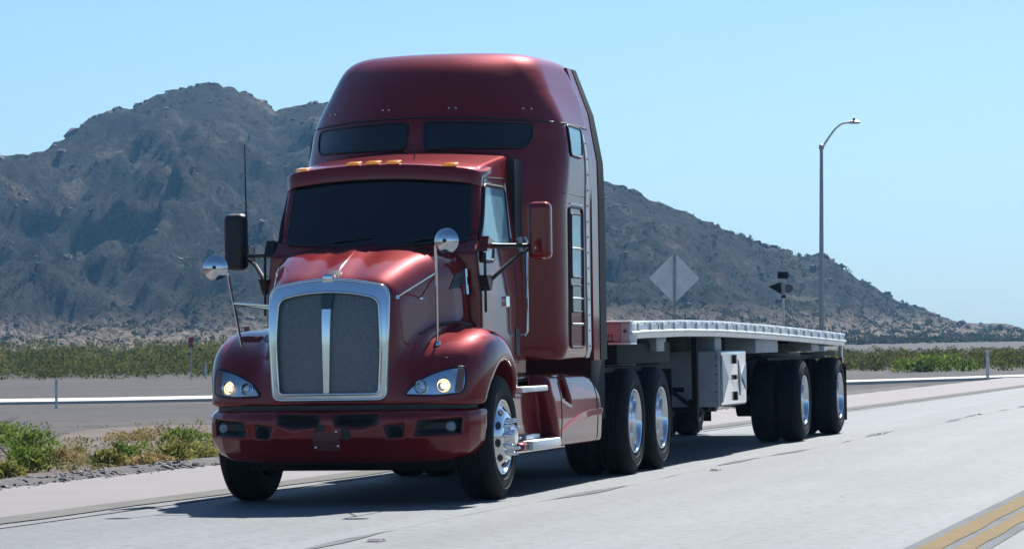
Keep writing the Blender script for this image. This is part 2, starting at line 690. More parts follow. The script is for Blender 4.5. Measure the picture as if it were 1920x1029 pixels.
# ================================================================== GROUND, ROAD, MOUNTAIN
def vnoise(x, y, seed=0):
    xi, yi = np.floor(x).astype(np.int64), np.floor(y).astype(np.int64)
    fx, fy = x - xi, y - yi
    u, v = fx * fx * (3 - 2 * fx), fy * fy * (3 - 2 * fy)

    def hsh(a, b):
        h = (a * 374761393 + b * 668265263 + seed * 1442695041) & 0xffffffff
        h = ((h ^ (h >> 13)) * 1274126177) & 0xffffffff
        return ((h ^ (h >> 16)) & 0xffff) / 65535.0
    return (hsh(xi, yi) * (1 - u) + hsh(xi + 1, yi) * u) * (1 - v) + (hsh(xi, yi + 1) * (1 - u) + hsh(xi + 1, yi + 1) * u) * v


def fbm(x, y, o=5, seed=0, ridged=False):
    s, a, t = 0, 0.5, 0
    for k in range(o):
        n = vnoise(x * 2 ** k + 17.3 * k, y * 2 ** k - 9.1 * k, seed + k)
        if ridged:
            n = 1 - np.abs(2 * n - 1)
            n = n * n
        s = s + a * n
        t += a
        a *= 0.5
    return s / t


def ground_mat(name, stops, scale, fine, finecol, bump=0.01, rough=0.9, spec=0.2, fstr=0.35, fr=(0.5, 0.78), streak=0.0):
    M = bpy.data.materials.new(name)
    M.use_nodes = True
    nt = M.node_tree
    p = nt.nodes['Principled BSDF']
    g = nd(nt, 'NewGeometry')
    n1 = nd(nt, 'TexNoise')
    n1.inputs['Scale'].default_value = scale
    n1.inputs['Detail'].default_value = 8
    n1.inputs['Roughness'].default_value = 0.62
    nt.links.new(g.outputs['Position'], n1.inputs['Vector'])
    rp = nd(nt, 'ValToRGB')
    el = rp.color_ramp.elements
    while len(el) < len(stops):
        el.new(0.5)
    for e, (ps, c) in zip(el, stops):
        e.position = ps
        e.color = (*c, 1)
    nt.links.new(n1.outputs['Fac'], rp.inputs[0])
    n2 = nd(nt, 'TexNoise')
    n2.inputs['Scale'].default_value = fine
    n2.inputs['Detail'].default_value = 4
    n2.inputs['Roughness'].default_value = 0.75
    nt.links.new(g.outputs['Position'], n2.inputs['Vector'])
    mr = nd(nt, 'MapRange')
    mr.inputs['From Min'].default_value = fr[0]
    mr.inputs['From Max'].default_value = fr[1]
    mr.inputs['To Max'].default_value = fstr
    nt.links.new(n2.outputs['Fac'], mr.inputs['Value'])
    mx = nd(nt, 'Mix', data_type='RGBA')
    mx.inputs[7].default_value = (*finecol, 1)
    nt.links.new(mr.outputs[0], mx.inputs[0])
    nt.links.new(rp.outputs[0], mx.inputs[6])
    cfin = mx.outputs[2]
    if streak:
        mp = nd(nt, 'Mapping')
        mp.inputs['Scale'].default_value = (1.1, 0.025, 1)
        nt.links.new(g.outputs['Position'], mp.inputs[0])
        n3 = nd(nt, 'TexNoise')
        n3.inputs['Scale'].default_value = 1.0
        n3.inputs['Detail'].default_value = 5
        nt.links.new(mp.outputs[0], n3.inputs['Vector'])
        m3 = nd(nt, 'MapRange')
        m3.inputs['From Min'].default_value = 0.3
        m3.inputs['From Max'].default_value = 0.7
        m3.inputs['To Min'].default_value = 1 - streak
        m3.inputs['To Max'].default_value = 1 + streak
        nt.links.new(n3.outputs['Fac'], m3.inputs['Value'])
        m4 = nd(nt, 'Mix', data_type='RGBA', blend_type='MULTIPLY')
        m4.inputs[0].default_value = 1
        nt.links.new(cfin, m4.inputs[6])
        nt.links.new(m3.outputs[0], m4.inputs[7])
        cfin = m4.outputs[2]
    nt.links.new(cfin, p.inputs['Base Color'])
    p.inputs['Roughness'].default_value = rough
    p.inputs['Specular IOR Level'].default_value = spec
    b = nd(nt, 'Bump')
    b.inputs['Distance'].default_value = bump
    nt.links.new(n2.outputs['Fac'], b.inputs['Height'])
    nt.links.new(b.outputs[0], p.inputs['Normal'])
    return M


GRAVELM = ground_mat('desert_gravel', [(0.3, (0.040, 0.037, 0.040)), (0.5, (0.055, 0.050, 0.050)), (0.7, (0.085, 0.070, 0.062))], 0.12, 2.5, (0.018, 0.017, 0.019), 0.04, fstr=0.8, fr=(0.48, 0.62))
DIRTM = ground_mat('reddish_dirt', [(0.3, (0.075, 0.058, 0.052)), (0.55, (0.115, 0.088, 0.076)), (0.75, (0.17, 0.13, 0.11))], 0.5, 9.0, (0.10, 0.08, 0.07), 0.03, fstr=0.5)
ROADM = ground_mat('worn_asphalt', [(0.3, (0.112, 0.124, 0.133)), (0.5, (0.128, 0.140, 0.149)), (0.72, (0.145, 0.157, 0.165))], 0.35, 9.0, (0.075, 0.077, 0.08), 0.006, 0.75, 0.35, fstr=0.8, fr=(0.51, 0.62), streak=0.16)
SHOULDM = ground_mat('pale_concrete', [(0.3, (0.165, 0.148, 0.150)), (0.6, (0.185, 0.166, 0.168)), (0.8, (0.20, 0.18, 0.181))], 0.7, 26.0, (0.2, 0.17, 0.165), 0.003, 0.8, 0.3, fstr=0.45)
SEAMM = ground_mat('stained_joint', [(0.3, (0.10, 0.098, 0.09)), (0.7, (0.14, 0.136, 0.125))], 1.3, 22.0, (0.08, 0.08, 0.07), 0.004)
PATHM = ground_mat('white_concrete', [(0.3, (0.50, 0.48, 0.45)), (0.7, (0.56, 0.545, 0.51))], 0.4, 12.0, (0.5, 0.48, 0.45), 0.002)
YELM = ground_mat('yellow_paint', [(0.3, (0.15, 0.098, 0.036)), (0.7, (0.20, 0.135, 0.05))], 3.0, 14.0, (0.10, 0.09, 0.075), 0.003, fstr=1.0)
WHTM = ground_mat('worn_white_paint', [(0.3, (0.17, 0.172, 0.172)), (0.7, (0.21, 0.212, 0.212))], 2.0, 26.0, (0.13, 0.132, 0.132), 0.002, fstr=0.9)
TARM = ground_mat('dark_joint', [(0.34, (0.088, 0.096, 0.102)), (0.44, (0.108, 0.117, 0.124)), (0.54, (0.122, 0.133, 0.141))], 1.6, 40.0, (0.10, 0.105, 0.11), 0.003, fstr=0.4)


def ribbon(name, fl, fr, z, mt, y0=-45, y1=420, step=3.0, kind='structure'):
    ys = np.arange(y0, y1 + step, step)
    v, f = [], []
    for y in ys:
        v += [(float(fl(y)), float(y), z), (float(fr(y)), float(y), z)]
    for i in range(len(ys) - 1):
        f.append((2 * i, 2 * i + 1, 2 * i + 3, 2 * i + 2))
    return tagit(link(name, pymesh(name, v, f), mt), kind=kind)


# ground: one sheet reaching the horizon, with a slight dip beside the road
gx = np.unique(np.concatenate([np.linspace(-2600, -90, 26), np.linspace(-90, 14, 80), np.linspace(14, 1500, 16)]))
gy = np.unique(np.concatenate([np.linspace(-60, 130, 90), np.linspace(130, 3200, 40)]))
GX, GY = np.meshgrid(gx, gy, indexing='ij')
xo = -4.41 + 0.028 * GY
dl = xo - GX
GZ = np.where(dl > 0.3, -0.05 + 0.06 * (fbm(GX / 5, GY / 5, 3, 3) - 0.5) * np.clip(dl / 3, 0, 1), -0.05)
ii = np.arange(len(gx) * len(gy)).reshape(len(gx), len(gy))
fq = np.stack([ii[:-1, :-1].ravel(), ii[1:, :-1].ravel(), ii[1:, 1:].ravel(), ii[:-1, 1:].ravel()], 1)
tagit(link('ground', pymesh('ground', np.stack([GX.ravel(), GY.ravel(), GZ.ravel()], 1), fq, True), GRAVELM), kind='structure')
tagit(ribbon('dirt_verge', lambda y: -4.3 + 0.028 * y - 6.5 - 1.2 * math.sin(y * 0.31) - 0.02 * y, lambda y: -4.35 + 0.028 * y, -0.004, DIRTM, -40, 27, 1.0), kind='structure')
ribbon('road', lambda y: -2.05 + 0.0285 * y, lambda y: 14 + 0.02 * y, 0.0, ROADM)
ribbon('shoulder', lambda y: -4.41 + 0.028 * y + 0.03 * math.sin(y * 2.1), lambda y: -2.0 + 0.0285 * y, 0.004, SHOULDM, step=1.0)
ribbon('gutter_joint', lambda y: -2.05 + 0.0285 * y + 0.02 * math.sin(y), lambda y: -1.66 + 0.028 * y + 0.03 * math.sin(y * 1.7), 0.008, SEAMM, step=1.0)
ribbon('edge_line', lambda y: -1.53 + 0.0265 * y, lambda y: -1.42 + 0.0265 * y, 0.006, WHTM)
ribbon('lane_joint', lambda y: 1.60 + 0.016 * y + 0.06 * math.sin(y * 0.6) - 0.09 * max(0.02, math.sin(y * 0.55 + 1) * math.sin(y * 1.3)), lambda y: 1.60 + 0.016 * y + 0.06 * math.sin(y * 0.6) + 0.08 * max(0.02, math.sin(y * 0.55 + 1) * math.sin(y * 1.3 + 0.3)), 0.005, TARM, -20, 120, 0.5)
ribbon('line_border', lambda y: 5.33, lambda y: 5.86, 0.004, TARM, step=1.0)
ribbon('yellow_line', lambda y: 5.415 + 0.008 * math.sin(y * 3), lambda y: 5.575 + 0.008 * math.sin(y * 2.3), 0.008, YELM, step=0.5, y1=120)
ribbon('yellow_line', lambda y: 5.640 + 0.006 * math.sin(y * 2.7), lambda y: 5.775 + 0.008 * math.sin(y * 3.3), 0.008, YELM, step=0.5, y1=120)
# pale path beyond the gravel
pc = catmull([(-140, 62), (-90, 57), (-50, 54), (-27, 53.4), (-20.5, 55.0), (-13, 61.2), (-6.3, 71.4), (-2.2, 79.8), (6, 97), (30, 150)], 8)
tg = np.gradient(pc, axis=0)
tg /= np.linalg.norm(tg, axis=1)[:, None]
nn = np.stack([-tg[:, 1], tg[:, 0]], 1)
wv = np.interp(pc[:, 0], [-140, -20, -6, 6], [2.9, 2.6, 1.2, 1.2])[:, None]
L_, R_ = pc + nn * wv, pc - nn * wv
v = [(*q, 0.03) for q in L_] + [(*q, 0.03) for q in R_] + [(*q, -0.1) for q in R_]
n_ = len(pc)
f = [(i, i + 1, n_ + i + 1, n_ + i) for i in range(n_ - 1)] + [(n_ + i, n_ + i + 1, 2 * n_ + i + 1, 2 * n_ + i) for i in range(n_ - 1)]
tagit(link('path', pymesh('path', v, f), PATHM), kind='structure')

# mountain: a heightfield that climbs from an apron to a rocky ridge
RIDGE = np.array([(-560, 700, 26), (-480, 720, 30), (-405.5, 742.3, 33.8), (-369.2, 727.1, 35.1), (-347.1, 739.3, 38.8), (-338.5, 767.4, 45.0), (-332.7, 805.4, 51.7), (-330.1, 821.3, 53.0), (-327.8, 832.8, 57.1), (-323.7, 848.2, 63.3), (-320.3, 857.6, 66.4), (-317.3, 864.1, 67.0), (-312.2, 871.9, 71.8), (-307.7, 876.8, 73.0), (-301.0, 881.2, 74.9), (-295.7, 882.9, 73.5), (-289.6, 883.3, 71.4), (-284.8, 882.8, 69.4), (-282.5, 882.3, 66.6), (-278.0, 880.9, 66.8), (-273.6, 879.1, 68.1), (-267.2, 875.8, 68.4), (-259.7, 871.1, 66.4), (-244.2, 859.1, 62.0), (-228.5, 844.8, 57.3), (-209.3, 826.3, 52.4), (-191.4, 810.1, 47.5), (-180.0, 801.7, 43.9), (-170.9, 797.2, 41.2), (-163.9, 795.5, 39.0), (-157.4, 796.0, 35.2), (-148.9, 800.1, 31.6), (-143.3, 805.5, 29.0), (-138.0, 812.9, 25.8), (-134.4, 819.0, 23.9), (-130.8, 825.9, 23.6), (-127.8, 832.2, 22.0), (-123.7, 841.3, 22.1), (-120.7, 848.5, 20.2), (-118.5, 853.8, 17.9), (-113.5, 865.6, 14.1), (-108.2, 877.9, 10.1), (-104.9, 885.0, 9.4), (-100.3, 894.1, 7.0), (-95.6, 902.5, 5.0), (-88.1, 913.4, 4.6), (-84.8, 917.2, 4.6), (-80.2, 921.8, 3.0), (-69.2, 928.5, 2.0), (-39.8, 920.5, 3.0), (-10.8, 883.8, 3.0), (27.9, 823.0, 3.0), (90, 760, 4), (200, 700, 8)], float)
NU, NV = 620, 190
d_ = np.hypot(*np.diff(RIDGE[:, :2], axis=0).T)
cum = np.concatenate([[0], np.cumsum(d_)])
# sample the ridge by bearing so the density is even across the view
brg = np.arctan2(RIDGE[:, 0] - CAM.x, RIDGE[:, 1] - CAM.y)
bs = np.linspace(brg[0], brg[-1], NU)
mid_ = (bs > brg[2]) & (bs < brg[-4])
RX = np.interp(bs, brg, RIDGE[:, 0])
RY = np.interp(bs, brg, RIDGE[:, 1])
RH = np.interp(bs, brg, RIDGE[:, 2])
rock = (fbm(bs * 900, bs * 0 + 3.3, 4, 21) - 0.5) * 2.4 * np.clip(RH / 25, 0.15, 1)
to = np.stack([CAM.x - RX, CAM.y - RY], 1)
to /= np.linalg.norm(to, axis=1)[:, None]
Lf = 250 + 2.6 * RH + 50 * (fbm(bs * 30, bs * 0, 2, 5) - 0.5)
vs = np.concatenate([np.linspace(0, 1, 160), np.linspace(1.02, 1.5, 30)])
U, Vv = np.meshgrid(np.arange(NU), vs, indexing='ij')
dist = (1 - Vv) * Lf[:, None]
MX = RX[:, None] + to[:, :1] * dist
MY = RY[:, None] + to[:, 1:] * dist
vv_ = np.clip(Vv, 0, 1)
prof = 0.16 * vv_ + 0.84 * np.clip((vv_ - 0.18) / 0.82, 0, 1) ** 1.45
back = np.clip(1 - (Vv - 1) * 1.6, 0, 1)
amp = np.clip(vv_ * 1.6, 0, 1) * np.clip((1.03 - vv_) * 5, 0.0, 1) * np.clip(RH / 40, 0.12, 1.4)[:, None]
gul = fbm(MX / 46, MY / 75, 5, 31, True)
MZ = RH[:, None] * prof * np.where(Vv > 1, back, 1) + amp * (17.0 * (gul - 0.5) + 7.0 * (fbm(MX / 17, MY / 22, 4, 43, True) - 0.5) + 4.0 * (fbm(MX / 9, MY / 10, 4, 41) - 0.5) + 3.0 * (fbm(MX / 7, MY / 7, 4, 53, True) - 0.5) + 1.8 * (fbm(MX / 2.6, MY / 2.6, 3, 47) - 0.5))
MZ += rock[:, None] * np.clip((vv_ - 0.9) * 10, 0, 1) * np.where(Vv > 1, back, 1)
MZ = np.minimum(MZ, RH[:, None] * (0.25 + 0.75 * vv_) + rock[:, None] * np.clip((vv_ - 0.9) * 10, 0, 1) + 0.2)
MZ = np.where(Vv <= 0.001, -0.6, np.maximum(MZ, -0.6)) - 0.04
ii = np.arange(NU * len(vs)).reshape(NU, len(vs))
fq = np.stack([ii[:-1, :-1].ravel(), ii[1:, :-1].ravel(), ii[1:, 1:].ravel(), ii[:-1, 1:].ravel()], 1)


def mountain_mat():
    M = bpy.data.materials.new('desert_mountain')
    M.use_nodes = True
    nt = M.node_tree
    p = nt.nodes['Principled BSDF']
    g = nd(nt, 'NewGeometry')
    n1 = nd(nt, 'TexNoise')
    n1.inputs['Scale'].default_value = 0.045
    n1.inputs['Detail'].default_value = 9
    n1.inputs['Roughness'].default_value = 0.65
    nt.links.new(g.outputs['Position'], n1.inputs['Vector'])
    rp = nd(nt, 'ValToRGB')
    el = rp.color_ramp.elements
    for k in range(2):
        el.new(0.5)
    for e, (ps, c) in zip(el, [(0.34, (0.005, 0.0048, 0.0045)), (0.47, (0.013, 0.011, 0.0095)), (0.56, (0.032, 0.026, 0.020)), (0.68, (0.10, 0.080, 0.060))]):
        e.position = ps
        e.color = (*c, 1)
    nt.links.new(n1.outputs['Fac'], rp.inputs[0])
    # sandy apron low down
    sx = nd(nt, 'SeparateXYZ')
    nt.links.new(g.outputs['Position'], sx.inputs[0])
    ad = nd(nt, 'MapRange')
    ad.inputs['From Min'].default_value = 1.0
    ad.inputs['From Max'].default_value = 9.0
    ad.inputs['To Min'].default_value = 0.8
    ad.inputs['To Max'].default_value = 0.0
    nt.links.new(sx.outputs['Z'], ad.inputs['Value'])
    mx = nd(nt, 'Mix', data_type='RGBA')
    mx.inputs[7].default_value = (0.33, 0.26, 0.19, 1)
    nt.links.new(ad.outputs[0], mx.inputs[0])
    nt.links.new(rp.outputs[0], mx.inputs[6])
    n2 = nd(nt, 'TexNoise')
    n2.inputs['Scale'].default_value = 0.55
    n2.inputs['Detail'].default_value = 7
    n2.inputs['Roughness'].default_value = 0.88
    nt.links.new(g.outputs['Position'], n2.inputs['Vector'])
    mr = nd(nt, 'MapRange')
    mr.inputs['From Min'].default_value = 0.42
    mr.inputs['From Max'].default_value = 0.62
    mr.inputs['To Min'].default_value = 0.15
    mr.inputs['To Max'].default_value = 2.6
    nt.links.new(n2.outputs['Fac'], mr.inputs['Value'])
    ml = nd(nt, 'Mix', data_type='RGBA', blend_type='MULTIPLY')
    ml.inputs[0].default_value = 1
    nt.links.new(mx.outputs[2], ml.inputs[6])
    nt.links.new(mr.outputs[0], ml.inputs[7])
    nt.links.new(ml.outputs[2], p.inputs['Base Color'])
    p.inputs['Roughness'].default_value = 0.95
    p.inputs['Specular IOR Level'].default_value = 0.1
    b = nd(nt, 'Bump')
    b.inputs['Distance'].default_value = 2.2
    nt.links.new(n2.outputs['Fac'], b.inputs['Height'])
    nt.links.new(b.outputs[0], p.inputs['Normal'])
    return M


MOUNT = link('mountain', pymesh('mountain', np.stack([MX.ravel(), MY.ravel(), MZ.ravel()], 1), fq, True), mountain_mat())
tagit(MOUNT, 'rocky desert ridge behind the road', kind='structure')


# ------------------------------------------------------------------ scatter: boulders and brush as joined masses
def leaf_mat(name, c1, c2, scale=1.5, tl=0.35):
    M = bpy.data.materials.new(name)
    M.use_nodes = True
    nt = M.node_tree
    nt.nodes.remove(nt.nodes['Principled BSDF'])
    out = nt.nodes['Material Output']
    g = nd(nt, 'NewGeometry')
    n1 = nd(nt, 'TexNoise')
    n1.inputs['Scale'].default_value = scale
    n1.inputs['Detail'].default_value = 5
    nt.links.new(g.outputs['Position'], n1.inputs['Vector'])
    ad = nd(nt, 'Math', operation='ADD')
    ml = nd(nt, 'Math', operation='MULTIPLY')
    ml.inputs[1].default_value = 0.35
    nt.links.new(g.outputs['Random Per Island'], ml.inputs[0])
    nt.links.new(n1.outputs['Fac'], ad.inputs[0])
    nt.links.new(ml.outputs[0], ad.inputs[1])
    rp = nd(nt, 'ValToRGB')
    rp.color_ramp.elements[0].position = 0.42
    rp.color_ramp.elements[1].position = 0.95
    rp.color_ramp.elements[0].color = (*c1, 1)
    rp.color_ramp.elements[1].color = (*c2, 1)
    nt.links.new(ad.outputs[0], rp.inputs[0])
    d = nd(nt, 'BsdfDiffuse')
    t = nd(nt, 'BsdfTranslucent')
    nt.links.new(rp.outputs[0], d.inputs[0])
    nt.links.new(rp.outputs[0], t.inputs[0])
    mx = nd(nt, 'MixShader')
    mx.inputs[0].default_value = tl
    nt.links.new(d.outputs[0], mx.inputs[1])
    nt.links.new(t.outputs[0], mx.inputs[2])
    nt.links.new(mx.outputs[0], out.inputs['Surface'])
    return M


def leaves(centers, radii, hts, per, size, rng, flat=0.0):
    """many small leaf quads spread through dome-shaped clumps; returns verts, faces"""
    n = len(centers)
    idx = np.repeat(np.arange(n), per)
    m = len(idx)
    th = rng.uniform(0, 2 * np.pi, m)
    rr = np.sqrt(rng.uniform(0, 1, m)) ** 0.8
    hz = rng.uniform(0, 1, m) ** 0.75
    lobes = 1 + 0.35 * np.sin(3 * th + idx * 1.7) + 0.2 * np.sin(5 * th + idx)
    wd = np.sqrt(np.clip(1 - (hz * 0.96) ** 2.2, 0.02, 1)) * (0.55 + 0.45 * np.clip(hz * 4, 0, 1))
    c = centers[idx] + np.stack([np.cos(th) * rr * wd * lobes * radii[idx], np.sin(th) * rr * wd * lobes * radii[idx], hz * hts[idx] * (1 - 0.25 * rr * rng.uniform(0, 1, m))], 1)
    s = size[idx] * rng.uniform(0.5, 1.5, m)
    a = rng.normal(size=(m, 3))
    a[:, 2] += 0.8
    a /= np.linalg.norm(a, axis=1)[:, None]
    b = np.cross(a, rng.normal(size=(m, 3)))
    b /= np.linalg.norm(b, axis=1)[:, None]
    a, b = a * s[:, None], b * (s * 0.45)[:, None]
    v = np.stack([c - a, c - b * 0.9, c + a, c + b], 1).reshape(-1, 3)
    f = np.arange(4 * m).reshape(m, 4)
    return v, f


rg = np.random.default_rng(5)
SCRUBM = leaf_mat('scrub_leaves', (0.045, 0.068, 0.020), (0.17, 0.165, 0.06), 0.12)
pts, rad, ht = [], [], []
fh = np.array([fw.x, fw.y]) / math.hypot(fw.x, fw.y)
rh = np.array([fh[1], -fh[0]])
for k in range(2100):
    R = 30000 ** 0.5
    px = rg.uniform(-330, 2250)
    left = px < 1150
    near = 150 if left else 132
    R = near + abs(rg.normal(0, 1)) * (60 if left else 45) + (rg.uniform(-4, 14))
    lat = (px - 960) / 6434.0
    q = np.array([CAM.x, CAM.y]) + (fh + rh * lat) * R
    nz = fbm(np.array([q[0] / 18]), np.array([q[1] / 18]), 2, 9)[0]
    if left:
        h = rg.uniform(0.7, 2.0) * (0.35 + 1.25 * nz)
    else:
        h = rg.uniform(0.3, 0.75) * (0.4 + 1.1 * nz)
    pts.append((q[0], q[1], -0.06))
    rad.append(h * rg.uniform(0.6, 1.0))
    ht.append(h)
v, f = leaves(np.array(pts), np.array(rad), np.array(ht), 105, np.array(ht) * 0.035 + 0.045, rg)
tagit(link('desert_scrub', pymesh('desert_scrub', v, f), SCRUBM), 'belt of olive green desert scrub along the foot of the mountain', 'scrub', kind='stuff')

# brush and boulders on the slopes
sel_u = rg.integers(40, NU - 40, 26000)
sel_v = (rg.uniform(0, 1, 26000) ** 1.1 * 158).astype(int)
base = np.stack([MX[sel_u, sel_v], MY[sel_u, sel_v], MZ[sel_u, sel_v]], 1)
base[:, :2] += rg.normal(0, 0.8, (26000, 2))
hb = rg.uniform(0.4, 1.25, 26000)
keep = fbm(base[:, 0] / 22, base[:, 1] / 22, 3, 77) + 0.35 * (1 - sel_v / 158) > 0.55
v, f = leaves(base[keep] - [0, 0, 0.2], hb[keep] * 0.9, hb[keep], 11, hb[keep] * 0.36, rg)
tagit(link('slope_brush', pymesh('slope_brush', v, f), leaf_mat('brush_leaves', (0.016, 0.020, 0.010), (0.07, 0.07, 0.035), 0.1)), 'dark brush dotted over the mountain slope', 'brush', kind='stuff')


def rocks(P, S, rng):
    phi = (1 + 5 ** 0.5) / 2
    iv = np.array([(-1, phi, 0), (1, phi, 0), (-1, -phi, 0), (1, -phi, 0), (0, -1, phi), (0, 1, phi), (0, -1, -phi), (0, 1, -phi), (phi, 0, -1), (phi, 0, 1), (-phi, 0, -1), (-phi, 0, 1)])
    iv /= np.linalg.norm(iv[0])
    fi = np.array([(0, 11, 5), (0, 5, 1), (0, 1, 7), (0, 7, 10), (0, 10, 11), (1, 5, 9), (5, 11, 4), (11, 10, 2), (10, 7, 6), (7, 1, 8), (3, 9, 4), (3, 4, 2), (3, 2, 6), (3, 6, 8), (3, 8, 9), (4, 9, 5), (2, 4, 11), (6, 2, 10), (8, 6, 7), (9, 8, 1)])
    n = len(P)
    v = iv[None] * rng.uniform(0.7, 1.25, (n, 12, 1)) * np.stack([S, S * rng.uniform(0.6, 1.1, n), S * rng.uniform(0.45, 0.9, n)], 1)[:, None, :]
    a = rng.uniform(0, 6.28, n)
    c, s = np.cos(a)[:, None], np.sin(a)[:, None]
    v = np.stack([v[..., 0] * c - v[..., 1] * s, v[..., 0] * s + v[..., 1] * c, v[..., 2]], -1) + P[:, None, :]
    f = fi[None] + (np.arange(n) * 12)[:, None, None]
    return v.reshape(-1, 3), f.reshape(-1, 3)


ru = rg.integers(40, NU - 40, 9000)
rv = (rg.uniform(0.0, 1, 9000) ** 0.8 * 159).astype(int)
P_ = np.stack([MX[ru, rv], MY[ru, rv], MZ[ru, rv]], 1)
P_[:, :2] += rg.normal(0, 0.7, (9000, 2))
kp = fbm(P_[:, 0] / 16, P_[:, 1] / 16, 3, 99) > 0.47
S_ = rg.gamma(2.0, 0.17, 9000) + 0.12
v, f = rocks(P_[kp], S_[kp], rg)
ROCKM = mat('slope_rock', (0.012, 0.011, 0.010), 0.9, var=0.5, scale=0.25, col2=(0.12, 0.10, 0.085), space='World')
tagit(link('slope_boulders', pymesh('slope_boulders', v, f), ROCKM), 'loose boulders scattered over the mountain slope', 'boulders', kind='stuff')
# rocky crest
cu = rg.integers(60, NU - 90, 900)
P_ = np.stack([MX[cu, 158], MY[cu, 158], MZ[cu, 158] - 0.3], 1)
kp = (RH[cu] > 8)
v, f = rocks(P_[kp], rg.gamma(2.0, 0.30, 900)[kp] + 0.15, rg)
tagit(link('crest_boulders', pymesh('crest_boulders', v, f), ROCKM), 'dark boulders along the mountain crest', 'boulders', kind='stuff')

# gravel berm along the shoulder
nb = 9500
yb = rg.uniform(-12, 40, nb)
tb_ = rg.normal(0, 1, nb)
xb = -4.62 + 0.028 * yb + tb_ * 0.20
hb = 0.05 * np.exp(-(tb_ / 1.1) ** 2)
v, f = rocks(np.stack([xb, yb, hb - 0.01], 1), rg.gamma(2.2, 0.007, nb) + 0.008, rg)
tagit(link('gravel', pymesh('gravel', v, f), mat('berm_gravel', (0.06, 0.055, 0.055), 0.9, col2=(0.24, 0.22, 0.21), scale=9, space='World')), 'dark loose gravel heaped along the edge of the shoulder', 'gravel', kind='stuff')
v, f = [], []
ys = np.arange(-40, 60, 0.5)
for y in ys:
    x0 = -4.62 + 0.028 * y
    for a, h in ((-0.75, -0.04), (-0.4, 0.02), (-0.05, 0.055), (0.16, 0.035), (0.26, -0.01)):
        v.append((x0 + a + 0.03 * math.sin(y * 3 + a * 9), y, h + 0.012 * math.sin(y * 2.3 + a * 5)))
for i in range(len(ys) - 1):
    for k in range(4):
        f.append((i * 5 + k, i * 5 + k + 1, (i + 1) * 5 + k + 1, (i + 1) * 5 + k))
tagit(link('berm', pymesh('berm', v, f, True), ground_mat('berm_soil', [(0.3, (0.07, 0.065, 0.065)), (0.7, (0.13, 0.12, 0.115))], 2.0, 30, (0.2, 0.19, 0.18), 0.02)), kind='structure')

# ------------------------------------------------------------------ roadside bushes, one by one
GREENB = leaf_mat('green_bush', (0.06, 0.12, 0.018), (0.26, 0.34, 0.07), 3.0)
OLIVEB = leaf_mat('olive_bush', (0.11, 0.13, 0.025), (0.38, 0.37, 0.11), 3.0)
DRYB = leaf_mat('dry_bush', (0.24, 0.18, 0.07), (0.50, 0.38, 0.19), 3.0)
TWIGM = mat('twig', (0.12, 0.085, 0.06), 0.9)


def shrub(x, y, r, h, mt, label, n=700, sz=0.028):
    o = empty('desert_shrub', (x, y, -0.03))
    k = 9
    cs, rs, hs = [], [], []
    for i in range(k):
        a = rg.uniform(0, 6.28)
        d = r * rg.uniform(0.0, 0.75)
        cs.append((math.cos(a) * d, math.sin(a) * d, rg.uniform(0, 0.12) * h))
        rs.append(r * rg.uniform(0.3, 0.55))
        hs.append(h * rg.uniform(0.55, 1.0) * (1 - 0.35 * d / r))
    v, f = leaves(np.array(cs), np.array(rs), np.array(hs), n // k, np.full(k, sz), rg)
    link('foliage', pymesh('foliage', v, f), mt, o)
    b = MB()
    for i in range(14):
        a = rg.uniform(0, 6.28)
        q = r * rg.uniform(0.3, 0.9)
        b.tube([(0.02 * math.cos(a), 0.02 * math.sin(a), -0.05), (0.4 * q * math.cos(a), 0.4 * q * math.sin(a), 0.45 * h), (q * math.cos(a), q * math.sin(a), h * rg.uniform(0.6, 0.95))], [0.010, 0.006, 0.002], 4)
    b.build('stem', TWIGM, o)
    tagit(o, label, 'bush', 'low bushes on the verge left of the road')
    return o


SHRUBS = [
    (-5.05, 4.3, 0.42, 0.30, OLIVEB, 'straw-tinged bush at the picture edge, closest to the pale shoulder'),
    (-5.75, 6.6, 0.42, 0.45, GREENB, 'tall dark green bush by the gravel berm near the left picture edge'),
    (-5.35, 8.1, 0.30, 0.30, OLIVEB, 'small olive bush between the tall green bush and the rounded one'),
    (-5.95, 10.2, 0.34, 0.34, GREENB, 'dark green rounded bush set back behind the tan grass clump'),
    (-4.95, 8.3, 0.42, 0.22, DRYB, 'low tan dry clump on the berm left of the yellow-green bush'),
    (-5.15, 9.6, 0.40, 0.36, OLIVEB, 'rounded yellow-green bush standing on the berm behind the shoulder'),
    (-5.05, 11.4, 0.45, 0.22, DRYB, 'low dry bush just left of the truck bumper'),
    (-5.75, 13.6, 0.50, 0.30, OLIVEB, 'green and tan bush partly behind the truck bumper'),
    (-7.9, 12.2, 0.55, 0.45, GREENB, 'broad green bush in the second row above the tall one'),
    (-9.6, 14.6, 0.75, 0.42, GREENB, 'wide low green bush at the left picture edge, second row'),
    (-12.3, 21.5, 1.10, 0.42, GREENB, 'spreading green bush farthest back on the verge, at the left edge'),
    (-7.3, 16.2, 0.45, 0.36, GREENB, 'small grey-green bush alone on the dirt before the gravel'),
    (-8.6, 18.3, 0.60, 0.28, DRYB, 'dry tan tuft at the far edge of the dirt verge'),
    (-5.7, 3.2, 0.45, 0.42, GREENB, 'leafy green bush cut by the left picture edge, in front of the tall one'),
    (-6.6, 5.0, 0.45, 0.40, OLIVEB, 'olive bush behind the leafy one at the left picture edge'),
    (-10.6, 17.6, 0.80, 0.45, GREENB, 'dark green bush third row back near the left picture edge'),
    (-5.35, 10.9, 0.38, 0.26, OLIVEB, 'low olive bush close behind the rounded yellow-green one'),
    (-6.3, 8.9, 0.40, 0.30, DRYB, 'straw-coloured tuft behind the small olive bush'),
]
for (x, y, r, h, mt, lb) in SHRUBS:
    shrub(x, y, r, h * 0.82, mt, lb, 800, 0.026 if h < 0.4 else 0.03)
